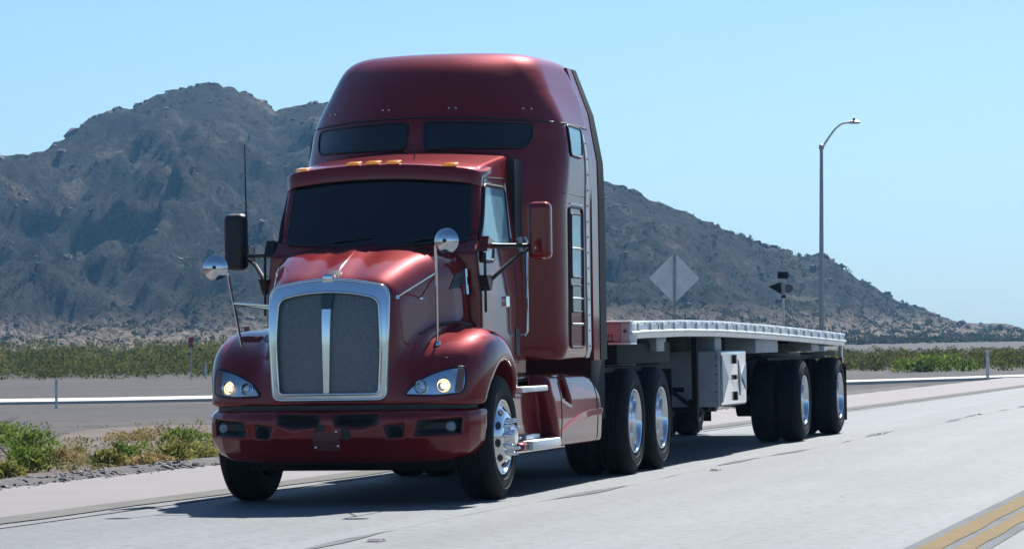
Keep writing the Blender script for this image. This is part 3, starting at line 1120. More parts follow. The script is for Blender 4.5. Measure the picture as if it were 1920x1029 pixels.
# one larger green bush in front of the scrub on the right
o = empty('desert_shrub', (-7.6, 101.5, -0.06))
v, f = leaves(np.array([(-0.9, 0, 0), (0, 0.2, 0), (0.9, 0, 0), (0.4, -0.3, 0), (-0.4, -0.2, 0), (1.5, 0.3, 0)]), np.array([0.6, 0.7, 0.7, 0.6, 0.6, 0.5]), np.array([0.55, 0.72, 0.70, 0.6, 0.5, 0.45]), 260, np.full(6, 0.07), rg)
link('foliage', pymesh('foliage', v, f), GREENB, o)
MB().tube([(0, 0, -0.05), (0.05, 0, 0.3), (0.3, 0, 0.55)], [0.03, 0.02, 0.01], 5).tube([(0, 0, -0.05), (-0.2, 0, 0.3), (-0.5, 0, 0.5)], [0.03, 0.02, 0.01], 5).build('stem', TWIGM, o)
tagit(o, 'larger bright green bush in front of the scrub belt right of the trailer', 'bush')

# weeds and dry grass between the bushes
nw = 620
wx = -4.95 - np.abs(rg.normal(0, 1, nw)) * 3.0
wy = rg.uniform(1, 27, nw)
wx += 0.028 * wy
v, f = leaves(np.stack([wx, wy, np.full(nw, -0.03)], 1), rg.uniform(0.08, 0.28, nw), rg.uniform(0.06, 0.24, nw), 34, rg.uniform(0.014, 0.028, nw), rg)
tagit(link('roadside_weeds', pymesh('roadside_weeds', v, f), leaf_mat('weed_leaves', (0.10, 0.12, 0.03), (0.36, 0.28, 0.13), 0.8)), 'low weeds and dry grass over the dirt verge', 'weeds', kind='stuff')

# ------------------------------------------------------------------ posts, signs, lamp
LEAN = (0, math.radians(0.95), 0)   # the road is banked; posts stand plumb


def lamp():
    o = empty('street_lamp', (-9.28, 86.1, -0.05))
    o.rotation_euler = LEAN
    MB().tube([(0, 0, 0), (0, 0, 3.5), (0, 0, 7.75)], [0.10, 0.078, 0.055], 12).build('pole', GALV, o)
    MB().lathe([(0.17, 0), (0.17, 0.10), (0.11, 0.14), (0.10, 0.5)], 14, 'z').build('pole_base', GALV, o)
    MB().lathe([(0.075, 7.62), (0.085, 7.66), (0.085, 7.76), (0.03, 7.81), (0.001, 7.82)], 12, 'z').build('pole_collar', GALV, o)
    arm = catmull([(0.03, 0, 7.68), (0.22, 0.02, 7.98), (0.46, 0.04, 8.30), (0.68, 0.06, 8.47), (0.90, 0.08, 8.52)], 6)
    MB().tube([tuple(q) for q in arm], [0.042 - 0.012 * i / (len(arm) - 1) for i in range(len(arm))], 8).build('arm', ALUDULL, o)
    lu = MB()
    prof = [(0.86, 0.05, 0.045), (0.95, 0.09, 0.06), (1.10, 0.12, 0.07), (1.24, 0.10, 0.06), (1.29, 0.05, 0.03)]
    vv, ff = [], []
    for (x, w, h) in prof:
        for t in np.linspace(0, 2 * math.pi, 10, False):
            vv.append((x, 0.09 + w * math.cos(t), 8.515 + h * math.sin(t) * (1.0 if math.sin(t) > 0 else 0.7)))
    for i in range(4):
        for k in range(10):
            ff.append((i * 10 + k, i * 10 + (k + 1) % 10, (i + 1) * 10 + (k + 1) % 10, (i + 1) * 10 + k))
    ff += [tuple(range(10)), tuple(40 + k for k in range(10))]
    L = lu.add(vv, ff).build('luminaire', ALUDULL, o)
    MB().lathe([(0.04, 8.58), (0.04, 8.66), (0.001, 8.67)], 10, 'z', (1.08, 0.09, 0)).build('photocell', TRIM, L)
    tagit(o, 'tall galvanised street lamp with one curved arm behind the trailer', 'street lamp')


lamp()
# back of a diamond warning sign
o = empty('diamond_sign', (-9.30, 60.7, -0.05))
o.rotation_euler = (0, math.radians(0.95), math.radians(13))
SIGNB = mat('bare_sign_back', (0.85, 0.85, 0.78), 0.5, metal=0.7, var=0.1, scale=3)
h_ = 0.665
zc = 2.965
b = MB()
sq = rpoly([(0, h_), (h_, 0), (0, -h_), (-h_, 0)], 0.05, 3)
b.prism([(q[0], q[1] + zc) for q in sq], 'y', 0.03, 0.036).build('sign_plate', SIGNB, o)
MB().box((-0.032, -0.035, 0), (0.032, 0.028, 3.6)).build('post', GALV, o)
MB().box((-0.60, 0.018, zc - 0.02), (0.60, 0.029, zc + 0.02)).build('cross_brace', SIGNB, o)
for dz in (-0.35, 0.03, 0.38):
    MB().lathe([(0.001, -0.045), (0.018, -0.043), (0.02, -0.03)], 8, 'y', (0, 0, zc + dz)).build('bolt', GALV, o)
tagit(o, 'grey back of a diamond shaped road sign above the trailer deck', 'sign')
# flashing beacon with solar panel, side on
o = empty('beacon_post', (-5.70, 56.3, -0.05))
o.rotation_euler = (0, math.radians(0.95), math.radians(13))
MB().tube([(0, 0, 0), (0, 0, 2.9)], 0.03, 8).build('post', WHITEP, o)
MB().box((-0.14, -0.10, 2.82), (0.12, 0.12, 2.99), 0.01).build('battery_case', CHASSIS, o)
MB().prism([(-0.37, 2.62), (-0.08, 2.73), (-0.06, 2.44)], 'y', -0.14, 0.14).build('solar_panel', CHASSIS, o)
MB().box((-0.06, -0.09, 2.44), (0.04, 0.09, 2.74), 0.01).build('controller', GALV, o)
b = MB().lathe([(0.001, 0.06), (0.10, 0.06), (0.12, 0.03), (0.12, -0.03), (0.10, -0.05)], 16, 'y', (0.13, 0, 2.58))
b.build('beacon_head', mat('beacon_back', (0.25, 0.30, 0.30), 0.5), o)
MB().box((-0.05, -0.05, 2.34), (0.06, 0.05, 2.41), 0.01).build('clamp', CHASSIS, o)
MB().box((0.03, -0.02, 1.72), (0.12, 0.02, 1.78)).build('wire_box', GALV, o)
tagit(o, 'slim post with dark box and wedge panel on top, behind the trailer rail', 'beacon')


def post(x, y, h, w, label):
    o = empty('delineator_post', (x, y, -0.04))
    o.rotation_euler = LEAN
    MB().prism([(-w, -0.01), (w, -0.01), (w * 0.8, 0.012), (-w * 0.8, 0.012)], 'z', 0, h).build('blade', WHITEP, o)
    MB().box((-w * 0.8, -0.016, h * 0.80), (w * 0.8, -0.0105, h * 0.93)).build('reflector', mat('post_reflector', (0.55, 0.55, 0.5), 0.3), o)
    tagit(o, label, 'post', 'white marker posts beyond the road')


post(-20.5, 45.3, 0.66, 0.033, 'pale marker post before the white path, left of the truck')
post(-39.9, 112.4, 0.66, 0.045, 'pale marker post at the scrub edge just left of the truck fender')
post(-2.34, 72.4, 0.90, 0.045, 'white marker post beside the road near the right picture edge')
REDS = mat('red_sign_face', (0.30, 0.03, 0.035), 0.5, var=0.2)
for (x, y, z, lb) in ((-37.9, 104.65, 1.55, 'small dark red sign on a thin post in the scrub left of the truck'), (-35.6, 104.9, 1.95, 'small red sign on a thin post right behind the fender mirror rod')):
    o = empty('small_sign', (x, y, -0.05))
    o.rotation_euler = (0, math.radians(0.95), math.radians(13))
    MB().box((-0.02, 0, 0), (0.02, 0.03, z + 0.15)).build('post', GALV, o)
    MB().box((-0.11, -0.012, z - 0.02), (0.11, -0.004, z + 0.20), 0.003).build('sign_plate', REDS, o)
    MB().box((-0.10, -0.012, z - 0.20), (0.10, -0.004, z - 0.04), 0.003).build('sign_plate', REDS, o)
    tagit(o, lb, 'sign')
# raised pavement markers
mk = mesh_of(MB().add([(-0.05, -0.05, 0), (0.05, -0.05, 0), (0.05, 0.05, 0), (-0.05, 0.05, 0), (-0.04, -0.02, 0.02), (0.04, -0.02, 0.02), (0.04, 0.02, 0.02), (-0.04, 0.02, 0.02)], [(3, 2, 1, 0), (4, 5, 6, 7), (0, 1, 5, 4), (1, 2, 6, 5), (2, 3, 7, 6), (3, 0, 4, 7)]), 'marker_body', mat('marker_plastic', (0.16, 0.13, 0.12), 0.5, dust=0.3))
rf = mesh_of(MB().add([(-0.036, -0.046, 0.004), (0.036, -0.046, 0.004), (0.032, -0.024, 0.019), (-0.032, -0.024, 0.019)], [(0, 1, 2, 3)]), 'reflector', mat('marker_lens', (0.45, 0.40, 0.38), 0.15, coat=0.5), 35)
for (x, y, lb) in ((1.757, -5.9, 'raised pavement marker closest to the viewer, at the bottom edge of the picture'), (1.872, 5.77, 'raised pavement marker on the road beside the tractor drive wheels'), (1.869, 17.87, 'raised pavement marker beside the rearmost trailer wheel'), (2.05, 28.7, 'small raised pavement marker farthest along the road near the right edge')):
    o = empty('pavement_marker', (x, y, 0.0))
    s = 1.15
    o.scale = (s, s, s)
    link('marker_body', mk, None, o)
    q = link('reflector', rf, None, o)
    q.location = (0, -0.002, 0.001)
    tagit(o, lb, 'road marker', 'raised markers along the lane line')

# ------------------------------------------------------------------ haze
hz = MB().box((-2700, -75, -3.0), (1600, 3300, 115)).build('haze', None, None, smooth=False)
HM = bpy.data.materials.new('haze_air')
HM.use_nodes = True
nt = HM.node_tree
nt.nodes.remove(nt.nodes['Principled BSDF'])
pv = nd(nt, 'VolumePrincipled')
pv.inputs['Color'].default_value = (0.25, 0.60, 1.0, 1)
pv.inputs['Density'].default_value = 0.00014
pv.inputs['Anisotropy'].default_value = 0.2
nt.links.new(pv.outputs[0], nt.nodes['Material Output'].inputs['Volume'])
hz.data.materials.append(HM)
tagit(hz, 'thin pale blue air haze over the whole desert', 'haze', kind='stuff')

# ================================================================== THE TRACTOR
TR = empty('semi_truck', (0, 0, 0))
tagit(TR, 'dark red conventional semi tractor with tall sleeper and chrome grille, driving towards the viewer', 'truck')
LENSBASE = mat('lamp_reflector', (0.88, 0.90, 0.94), 0.28, metal=1.0, var=0.15, scale=14)


def clear_lens(name):
    M = bpy.data.materials.new(name)
    M.use_nodes = True
    nt = M.node_tree
    nt.nodes.remove(nt.nodes['Principled BSDF'])
    out = nt.nodes['Material Output']
    fr = nd(nt, 'Fresnel')
    fr.inputs[0].default_value = 1.5
    tr = nd(nt, 'BsdfTransparent')
    tr.inputs[0].default_value = (0.86, 0.89, 0.92, 1)
    gl = nd(nt, 'BsdfGlossy')
    gl.inputs['Roughness'].default_value = 0.04
    n = nd(nt, 'TexNoise')
    n.inputs['Scale'].default_value = 30
    mr = nd(nt, 'MapRange')
    mr.inputs['To Min'].default_value = 0.02
    mr.inputs['To Max'].default_value = 0.12
    nt.links.new(n.outputs['Fac'], mr.inputs['Value'])
    nt.links.new(mr.outputs[0], gl.inputs['Roughness'])
    mx = nd(nt, 'MixShader')
    nt.links.new(fr.outputs[0], mx.inputs[0])
    nt.links.new(tr.outputs[0], mx.inputs[1])
    nt.links.new(gl.outputs[0], mx.inputs[2])
    nt.links.new(mx.outputs[0], out.inputs['Surface'])
    return M


LENS = clear_lens('clear_lens')
BULB = mat('lit_bulb', (1.0, 0.8, 0.4), 0.3, emit=(1.0, 0.66, 0.30), estr=1.8)


def mesh_mat():
    M = bpy.data.materials.new('grille_mesh')
    M.use_nodes = True
    nt = M.node_tree
    p = nt.nodes['Principled BSDF']
    tc = nd(nt, 'TexCoord')
    vo = nd(nt, 'TexVoronoi')
    vo.inputs['Scale'].default_value = 62
    vo.inputs['Randomness'].default_value = 0.15
    mp = nd(nt, 'Mapping')
    mp.inputs['Scale'].default_value = (1, 0.02, 1)
    nt.links.new(tc.outputs['Object'], mp.inputs[0])
    nt.links.new(mp.outputs[0], vo.inputs['Vector'])
    rp = nd(nt, 'ValToRGB')
    rp.color_ramp.elements[0].position = 0.38
    rp.color_ramp.elements[0].color = (0.004, 0.004, 0.005, 1)
    rp.color_ramp.elements[1].position = 0.52
    rp.color_ramp.elements[1].color = (0.17, 0.19, 0.20, 1)
    nt.links.new(vo.outputs['Distance'], rp.inputs[0])
    nt.links.new(rp.outputs[0], p.inputs['Base Color'])
    p.inputs['Roughness'].default_value = 0.45
    p.inputs['Metallic'].default_value = 0.4
    b = nd(nt, 'Bump')
    b.inputs['Distance'].default_value = 0.004
    nt.links.new(rp.outputs[0], b.inputs['Height'])
    nt.links.new(b.outputs[0], p.inputs['Normal'])
    return M


GMESH = mesh_mat()

# --- painted panels
net_part('hood', F_hood, (-1.3, -1.25, 0.72), (1.3, 0.8, 2.2), 0.022, PAINT, TR)
BUMPER = net_part('bumper', F_bumper, (-1.26, -1.3, 0.28), (1.26, -0.44, 0.84), 0.016, PAINT, TR)
CAB = net_part('cab', F_cab, (-1.02, 0.1, 0.95), (1.02, 1.72, 3.1), 0.02, PAINT, TR)
SLEEPER = net_part('sleeper', F_sleeper, (-1.30, 1.42, 1.04), (1.30, 3.85, 4.1), 0.03, PAINT, TR)
for s_ in (1, -1):
    net_part('side_fairing', F_tank, (0.45 if s_ > 0 else -1.27, 0.5, 0.28), (1.27 if s_ > 0 else -0.45, 3.78, 1.1), 0.02, PAINT, TR)

# gap strip between hood and bumper
MB().prism([(0.0, -1.12), (0.4, -1.11), (0.7, -1.04), (0.9, -0.93), (1.05, -0.78), (1.10, -0.6), (-1.10, -0.6), (-1.05, -0.78), (-0.9, -0.93), (-0.7, -1.04), (-0.4, -1.11)], 'z', 0.74, 0.81).build('bumper_gap_seal', TRIM, TR)

# --- bumper openings
for k, c in enumerate(BUMP_CUTS):
    for s_ in (1, -1):
        poly = [(q[0], q[1]) for q in c] if s_ > 0 else mir(c)
        fo = decal('bumper_vent' if k < 2 else 'fog_lamp_recess', F_bumper, poly, 'y', TRIM, BUMPER, off=0.004, skirt=0.01, sp=0.05)
        if k == 2:
            cx, cz = 0.945 * s_, 0.628
            P, g = conform(F_bumper, 'y', [(cx, cz)], 1, 0.012)
            q = P[0]
            MB().lathe([(0.004, -0.028), (0.030, -0.026), (0.043, -0.012), (0.047, 0.0), (0.043, 0.012)], 20, 'y', q).build('fog_lamp', mat('fog_lens', (0.20, 0.26, 0.30), 0.12, coat=0.6), BUMPER)
            MB().tube([(q[0] + 0.049 * math.cos(t), q[1] - 0.006, q[2] + 0.049 * math.sin(t)) for t in np.linspace(0, 2 * math.pi, 20, False)], 0.005, 6, closed=True).build('fog_lamp_ring', TRIM, BUMPER)
# tow pin covers and plate bracket in the middle of the bumper
for px_, pz_ in ((-0.10, 0.48), (0.09, 0.49), (0.085, 0.60)):
    P, g = conform(F_bumper, 'y', [(px_, pz_)], 1, 0.01)
    MB().lathe([(0.002, -0.012), (0.010, -0.010), (0.013, 0.0), (0.013, 0.02)], 10, 'y', P[0]).build('tow_pin', CHROME, BUMPER)
decal('plate_bracket', F_bumper, rpoly([(-0.12, 0.45), (0.11, 0.45), (0.10, 0.60), (-0.11, 0.60)], 0.03), 'y', mat('scuffed_maroon', (0.14, 0.04, 0.04), 0.6, var=0.3, scale=14, dust=0.3), BUMPER, off=0.008, skirt=0.02)
decal('tow_opening', F_bumper, [(-0.10, 0.605), (-0.02, 0.605), (-0.02, 0.66), (-0.10, 0.66)], 'y', TRIM, BUMPER, off=0.004, skirt=0.01)
decal('tow_opening', F_bumper, rpoly([(0.12, 0.54), (0.20, 0.54), (0.20, 0.60), (0.16, 0.63), (0.12, 0.63)], 0.012), 'y', TRIM, BUMPER, off=0.004, skirt=0.01)


# --- grille
def F_grille(x, y, z):
    yg = -1.150 + 0.10 * (x / 0.5) ** 2 * 0.6 + 0.06 * np.clip((z - 1.3) / 0.5, 0, 2) ** 2
    return yg - y


G_OUT = rpoly([(-0.468, 0.855), (0.468, 0.855), (0.492, 1.30), (0.492, 1.755), (0.25, 1.80), (0.0, 1.822), (-0.25, 1.80), (-0.492, 1.755), (-0.492, 1.30)], [0.07, 0.07, 0.3, 0.085, 0.15, 0.15, 0.15, 0.085, 0.3])
G_IN = rpoly([(-0.418, 0.90), (0.418, 0.90), (0.440, 1.30), (0.418, 1.66), (0.22, 1.705), (0.0, 1.72), (-0.22, 1.705), (-0.418, 1.66), (-0.440, 1.30)], [0.05, 0.05, 0.3, 0.07, 0.15, 0.15, 0.15, 0.07, 0.3])
GR = decal('grille_surround', F_grille, G_OUT, 'y', CHROME, TR, off=0.02, skirt=0.16, sp=0.03, holes=[G_IN])
bead('surround_bead', F_grille, G_IN, 'y', 0.012, CHROME, GR, off=0.018)
bead('surround_bead', F_grille, G_OUT, 'y', 0.014, CHROME, GR, off=0.012)
decal('grille_mesh', F_grille, G_IN, 'y', GMESH, TR, off=-0.012, skirt=0.02, sp=0.05)
decal('grille_bar', F_grille, [(-0.030, 0.90), (0.016, 0.90), (0.034, 1.58), (-0.040, 1.58)], 'y', ALU, TR, off=0.022, skirt=0.04, sp=0.05)
decal('grille_bar_cap', F_grille, [(-0.042, 1.58), (0.036, 1.58), (0.05, 1.70), (-0.052, 1.70)], 'y', mat('dark_steel', (0.08, 0.09, 0.10), 0.35, metal=0.8), TR, off=0.018, skirt=0.03, sp=0.05)
P, g = conform(F_grille, 'y', [(0.0, 1.825)], 1, 0.0)
MB().box((-0.045, P[0][1] - 0.035, 1.80), (0.045, P[0][1] + 0.05, 1.862), 0.014).build('hood_emblem', CHROME, TR)
decal('emblem_base', F_hood, [(-0.075, -0.99), (0.06, -0.99), (0.045, -0.86), (-0.05, -0.86)], 'z', TRIM, TR, off=0.012, skirt=0.03)

# --- headlights
HL = rpoly([(0.60, 0.885), (0.66, 0.955), (0.725, 1.008), (0.82, 1.055), (0.92, 1.088), (1.05, 1.108), (1.062, 0.99), (1.045, 0.895), (0.85, 0.877)], 0.035, 4)
for s_ in (1, -1):
    poly = HL if s_ > 0 else mir(HL)
    base = decal('headlight', F_hood, poly, 'y', LENSBASE, TR, off=0.004, skirt=0.02, sp=0.03)
    bead('headlight_seal', F_hood, poly, 'y', 0.008, TRIM, base, off=0.006)
    for (cx, cz, r, lit) in ((0.735, 0.945, 0.052, False), (0.905, 0.955, 0.055, True)):
        P, g = conform(F_hood, 'y', [(cx * s_, cz)], 1, 0.006)
        n = Vector(g[0]).normalized()
        n = (n * 0.4 + Vector((0, -1, 0)) * 0.6).normalized()
        Mx = Matrix.Translation(Vector(P[0])) @ n.to_track_quat('X', 'Z').to_matrix().to_4x4()
        b = MB().lathe([(r * 1.12, -0.004), (r * 1.12, 0.012), (r * 0.98, 0.014), (r * 0.85, 0.004), (r * 0.45, -0.006), (0.002, -0.008)], 24, 'x')
        b.v = [tuple(Mx @ Vector(q)) for q in b.v]
        b.build('lamp_bowl', CHROME, base)
        b = MB().lathe([(0.002, 0.016), (r * 0.36, 0.012), (r * 0.50, 0.0), (r * 0.5, -0.006)], 16, 'x')
        b.v = [tuple(Mx @ Vector(q)) for q in b.v]
        b.build('lamp_bulb', BULB if lit else LENSBASE, base)
    decal('turn_reflector', F_hood, [(q[0] * s_, q[1]) for q in [(0.985, 0.90), (1.04, 0.905), (1.05, 1.09), (1.0, 1.085)]][::s_], 'y', mat('amber_reflector', (0.62, 0.26, 0.16), 0.3, coat=0.5), base, off=0.007, skirt=0.01, sp=0.04)
    decal('headlight_lens', F_hood, poly, 'y', LENS, base, off=0.020, skirt=0.016, sp=0.03)

# --- hood seams, side vents
for s_ in (1, -1):
    sp_ = [(-0.17, 1.735), (-0.06, 1.86), (0.10, 1.90), (0.105, 1.80), (0.0, 1.76)]
    decal('intake_screen', F_hood, rpoly(sp_, 0.03), 'x', mat('screen_dark', (0.05, 0.06, 0.07), 0.4, metal=0.5), TR, side=s_, off=0.006, skirt=0.02, sp=0.04)
    P, g = conform(F_hood, 'x', [(0.135, 1.91), (0.125, 1.70)], s_, 0.012)
    MB().tube([Vector(P[0]), (Vector(P[0]) + Vector(P[1])) / 2, Vector(P[1])], 0.014, 8).build('hood_latch', CHROME, TR)
for z_ in (1.0,):
    pass
for s_ in (1, -1):
    bead('fender_crease_shade', F_hood, [(-0.66, 1.375), (-0.42, 1.445), (-0.15, 1.468), (0.08, 1.455), (0.22, 1.425)], 'x', 0.013, TRIM, TR, side=s_, off=0.0, closed=False)  # dark bead paints the shade in the crease above the fender
    bead('hood_rear_seam', F_hood, [(0.215, 1.45), (0.22, 1.95)], 'x', 0.007, TRIM, TR, side=s_, off=0.0, closed=False)
bead('hood_crease', F_hood, [(0.015, -0.98), (0.015, 0.2)], 'z', 0.005, PAINT, TR, off=0.0, closed=False)

# --- glazing
WS = rpoly([(-0.80, 2.15), (0.0, 2.11), (0.80, 2.15), (0.79, 2.40), (0.775, 2.69), (0.0, 2.72), (-0.775, 2.69), (-0.79, 2.40)], [0.06, 0.3, 0.06, 0.3, 0.06, 0.3, 0.06, 0.3])
WSO = decal('windshield', F_cab, WS, 'y', GLASS, TR, off=0.010, skirt=0.025, sp=0.045)
bead('windshield_seal', F_cab, WS, 'y', 0.016, TRIM, WSO, off=0.004)
for wx in (-0.36, 0.34):
    P, g = conform(F_cab, 'y', [(wx - 0.02, 2.145), (wx + 0.10, 2.165), (wx + 0.36, 2.185)], 1, 0.03)
    MB().tube([Vector(q) for q in P], [0.012, 0.009, 0.006], 6).build('wiper', TRIM, TR)
DW = rpoly([(0.305, 1.985), (0.68, 1.985), (0.76, 2.12), (1.36, 2.12), (1.36, 2.635), (0.66, 2.635), (0.435, 2.22)], [0.04, 0.03, 0.03, 0.05, 0.07, 0.06, 0.06])
SIDEGLASS = mat('sky_painted_glass', (0.20, 0.40, 0.46), 0.02, var=0.06, spec=0.7)  # cyan base colour paints in the bright sky seen through and mirrored
for s_ in (1, -1):
    dr_out = rpoly([(0.215, 1.12), (0.215, 2.06), (0.50, 2.30), (0.70, 2.70), (1.47, 2.72), (1.47, 1.12)], [0.02, 0.05, 0.1, 0.06, 0.08, 0.04])
    door = bead('door', F_cab, dr_out, 'x', 0.0055, TRIM, TR, side=s_, off=-0.001)
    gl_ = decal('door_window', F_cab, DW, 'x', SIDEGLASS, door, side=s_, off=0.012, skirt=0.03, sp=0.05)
    bead('window_frame', F_cab, DW, 'x', 0.017, TRIM, door, side=s_, off=0.010)
    brow = [(0.78, 2.66), (1.40, 2.672), (1.42, 2.2)]
    bead('window_trim', F_cab, brow, 'x', 0.010, CHROME, door, side=s_, off=0.008, closed=False)
    hd = decal('door_handle', F_cab, rpoly([(0.98, 1.60), (1.10, 1.60), (1.10, 1.69), (0.98, 1.69)], 0.02), 'x', CHROME, door, side=s_, off=0.022, skirt=0.03, sp=0.05)
    decal('vent_window_post', F_cab, [(0.70, 1.99), (0.76, 1.99), (0.80, 2.60), (0.76, 2.60)], 'x', TRIM, door, side=s_, off=0.009, skirt=0.012, sp=0.05)
    decal('kick_plate', F_cab, rpoly([(1.36, 1.18), (1.49, 1.18), (1.49, 1.42), (1.36, 1.42)], 0.02), 'x', TRIM, TR, side=s_, off=0.006, skirt=0.01)

# --- sun visor over the windshield
v_, f_ = [], []
N_ = 25
for i in range(N_):
    x = -0.86 + 1.72 * i / (N_ - 1)
    yb = 0.145 * (x / 0.85) ** 2
    drop = 0.05 * (x / 0.8) ** 2
    end = max(0.0, (abs(x) - 0.78) / 0.08)
    for (yy, zz) in ((0.66, 2.868), (0.48, 2.842), (0.290, 2.818), (0.280, 2.808), (0.284, 2.695), (0.30, 2.690), (0.33, 2.765), (0.40, 2.79), (0.62, 2.82)):
        v_.append((x, yy + 0.09 + yb + 0.05 * end, zz - drop - 0.02 * end))
K_ = 9
for i in range(N_ - 1):
    for k in range(K_):
        f_.append((i * K_ + k, i * K_ + (k + 1) % K_, (i + 1) * K_ + (k + 1) % K_, (i + 1) * K_ + k))
f_ += [tuple(range(K_)), tuple((N_ - 1) * K_ + k for k in range(K_))]
VIS = MB().add(v_, f_).build('sun_visor', PAINT, TR, angle=50)
for x in (-0.70, -0.22, -0.045, 0.13, 0.61):
    yb = 0.145 * (x / 0.85) ** 2
    zc = 2.850 - 0.05 * (x / 0.8) ** 2
    bm_ = MB()
    prof = [(-0.058, 0.0), (-0.057, 0.014), (-0.048, 0.020), (0.048, 0.020), (0.057, 0.014), (0.058, 0.0)]
    sl = 0.145 * 2 * x / 0.7225
    for q in range(2):
        pass
    vv = [(x + a, 0.372 + yb + sl * a, zc + b - 0.03) for a, b in prof] + [(x + a, 0.48 + yb + sl * a, zc + b - 0.012) for a, b in prof]
    ff = [tuple(range(6)), tuple(range(6, 12))] + [(k, (k + 1) % 6, 6 + (k + 1) % 6, 6 + k) for k in range(6)]
    bm_.add(vv, ff).build('marker_light', AMBER, TR, angle=40)
MB().tube([(0.28, 0.55, 2.86), (0.28, 0.555, 2.98)], [0.006, 0.003], 6).build('roof_antenna', TRIM, TR)

# --- sleeper: brow line, upper windows, side openings
UWR = rpoly([(0.085, 3.005), (0.90, 3.015), (0.945, 3.08), (0.955, 3.235), (0.07, 3.25)], [0.05, 0.08, 0.06, 0.06, 0.06])
UWL = mir(rpoly([(0.085, 3.005), (1.02, 3.01), (1.055, 3.08), (1.045, 3.225), (0.07, 3.25)], [0.05, 0.08, 0.06, 0.06, 0.06]))
for poly in (UWR, UWL):
    w_ = decal('sleeper_window', F_sleeper, poly, 'y', GLASS, TR, off=0.006, skirt=0.02, sp=0.05)
    bead('window_seal', F_sleeper, poly, 'y', 0.012, TRIM, w_, off=0.006)
brow = [(-1.10, 3.255), (-0.6, 3.28), (0.0, 3.29), (0.6, 3.28), (1.10, 3.255)]
bead('roof_seam', F_sleeper, brow, 'y', 0.010, TRIM, TR, off=0.0, closed=False)
for x in (-0.93, -0.87, -0.33, -0.27, 0.28, 0.34, 0.87, 0.93):
    P, g = conform(F_sleeper, 'y', [(x, 3.37)], 1, 0.004)
    MB().lathe([(0.001, -0.012), (0.009, -0.008), (0.011, 0.0), (0.011, 0.01)], 8, 'y', P[0]).build('roof_stud', CHROME, TR)
for s_ in (1, -1):
    bead('roof_seam', F_sleeper, [(2.36, 3.25), (3.0, 3.25), (3.33, 3.245)], 'x', 0.008, TRIM, TR, side=s_, off=0.0, closed=False)
    bead('panel_seam', F_sleeper, [(2.2, 2.62), (3.3, 2.60)], 'x', 0.004, TRIM, TR, side=s_, off=0.0, closed=False)
    up_ = rpoly([(2.42, 2.965), (2.86, 2.955), (2.98, 3.225), (2.45, 3.235)], 0.05)
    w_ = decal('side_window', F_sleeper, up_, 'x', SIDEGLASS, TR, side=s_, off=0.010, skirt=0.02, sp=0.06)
    bead('window_seal', F_sleeper, up_, 'x', 0.011, TRIM, w_, side=s_, off=0.008)
    lo_ = rpoly([(2.36, 1.24), (2.90, 1.24), (2.90, 2.50), (2.36, 2.50)], 0.07)
    pn = bead('bunk_door', F_sleeper, lo_, 'x', 0.012, TRIM, TR, side=s_, off=0.004)
    bead('bunk_door_trim', F_sleeper, [(2.38, 2.53), (2.88, 2.53)], 'x', 0.006, CHROME, pn, side=s_, off=0.01, closed=False)
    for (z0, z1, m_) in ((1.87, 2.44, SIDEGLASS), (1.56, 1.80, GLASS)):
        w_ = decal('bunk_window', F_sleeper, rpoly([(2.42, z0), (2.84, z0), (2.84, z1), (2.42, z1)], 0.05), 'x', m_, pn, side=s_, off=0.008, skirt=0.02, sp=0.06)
        bead('window_seal', F_sleeper, rpoly([(2.42, z0), (2.84, z0), (2.84, z1), (2.42, z1)], 0.05), 'x', 0.010, TRIM, w_, side=s_, off=0.008)
    for z0 in (2.13, 1.68, 1.45):
        P, g = conform(F_sleeper, 'x', [(2.42, z0), (2.6, z0), (2.86, z0)], s_, 0.008)
        MB().tube([Vector(q) for q in P], 0.011, 6).build('bunk_rung', GALV, pn)
    # bright riveted strip and the extender behind the sleeper
    st = decal('rivet_strip', F_sleeper, [(3.02, 3.18), (3.09, 3.18), (3.20, 1.15), (3.06, 1.15)], 'x', ALUDULL, TR, side=s_, off=0.010, skirt=0.014, sp=0.08)
    for z0 in np.linspace(1.25, 3.1, 14):
        P, g = conform(F_sleeper, 'x', [(3.115 - 0.03 * (z0 - 1.2), z0)], s_, 0.012)
        MB().lathe([(0.001, 0.008), (0.008, 0.006), (0.01, 0.0)], 6, 'x').build('rivet', TRIM, st).location = P[0]
    xt = lambda z: np.interp(z, [1.1, 2.9, 3.4, 3.9], [1.215, 1.215, 1.125, 0.94])
    zs = [1.12, 1.8, 2.6, 2.95, 3.2, 3.4, 3.6, 3.72, 3.83]
    for nm_, ya, yb_, dxo, mt_ in (('side_extender', (3.28, 3.28, 3.30, 3.42), (3.56, 3.56, 3.58, 3.62), 0.004, PAINT), ('extender_rubber', (3.56, 3.56, 3.58, 3.62), (3.82, 3.82, 3.81, 3.78), 0.010, mat('extender_rubber', (0.010, 0.022, 0.026), 0.75, var=0.2, spec=0.2))):
        vv, ff = [], []
        for z0 in zs:
            y0, y1 = np.interp(z0, [1.1, 2.6, 3.2, 3.86], ya), np.interp(z0, [1.1, 2.6, 3.2, 3.86], yb_)
            for (yy, dx) in ((y0, dxo - 0.03), (y0, dxo), (y1, dxo), (y1, dxo - 0.03)):
                vv.append(((xt(z0) + dx) * s_, yy, z0))
        for i in range(len(zs) - 1):
            for k in range(4):
                ff.append((i * 4 + k, i * 4 + (k + 1) % 4, (i + 1) * 4 + (k + 1) % 4, (i + 1) * 4 + k))
        ff += [(0, 1, 2, 3), tuple(len(vv) - 4 + k for k in range(4))]
        MB().add(vv, ff).build(nm_, mt_, TR, angle=30)
# back of sleeper closing between extenders is open air; cab-to-sleeper boot
MB().box((-0.90, 1.60, 1.13), (0.90, 2.00, 2.90)).build('cab_boot', TRIM, TR)

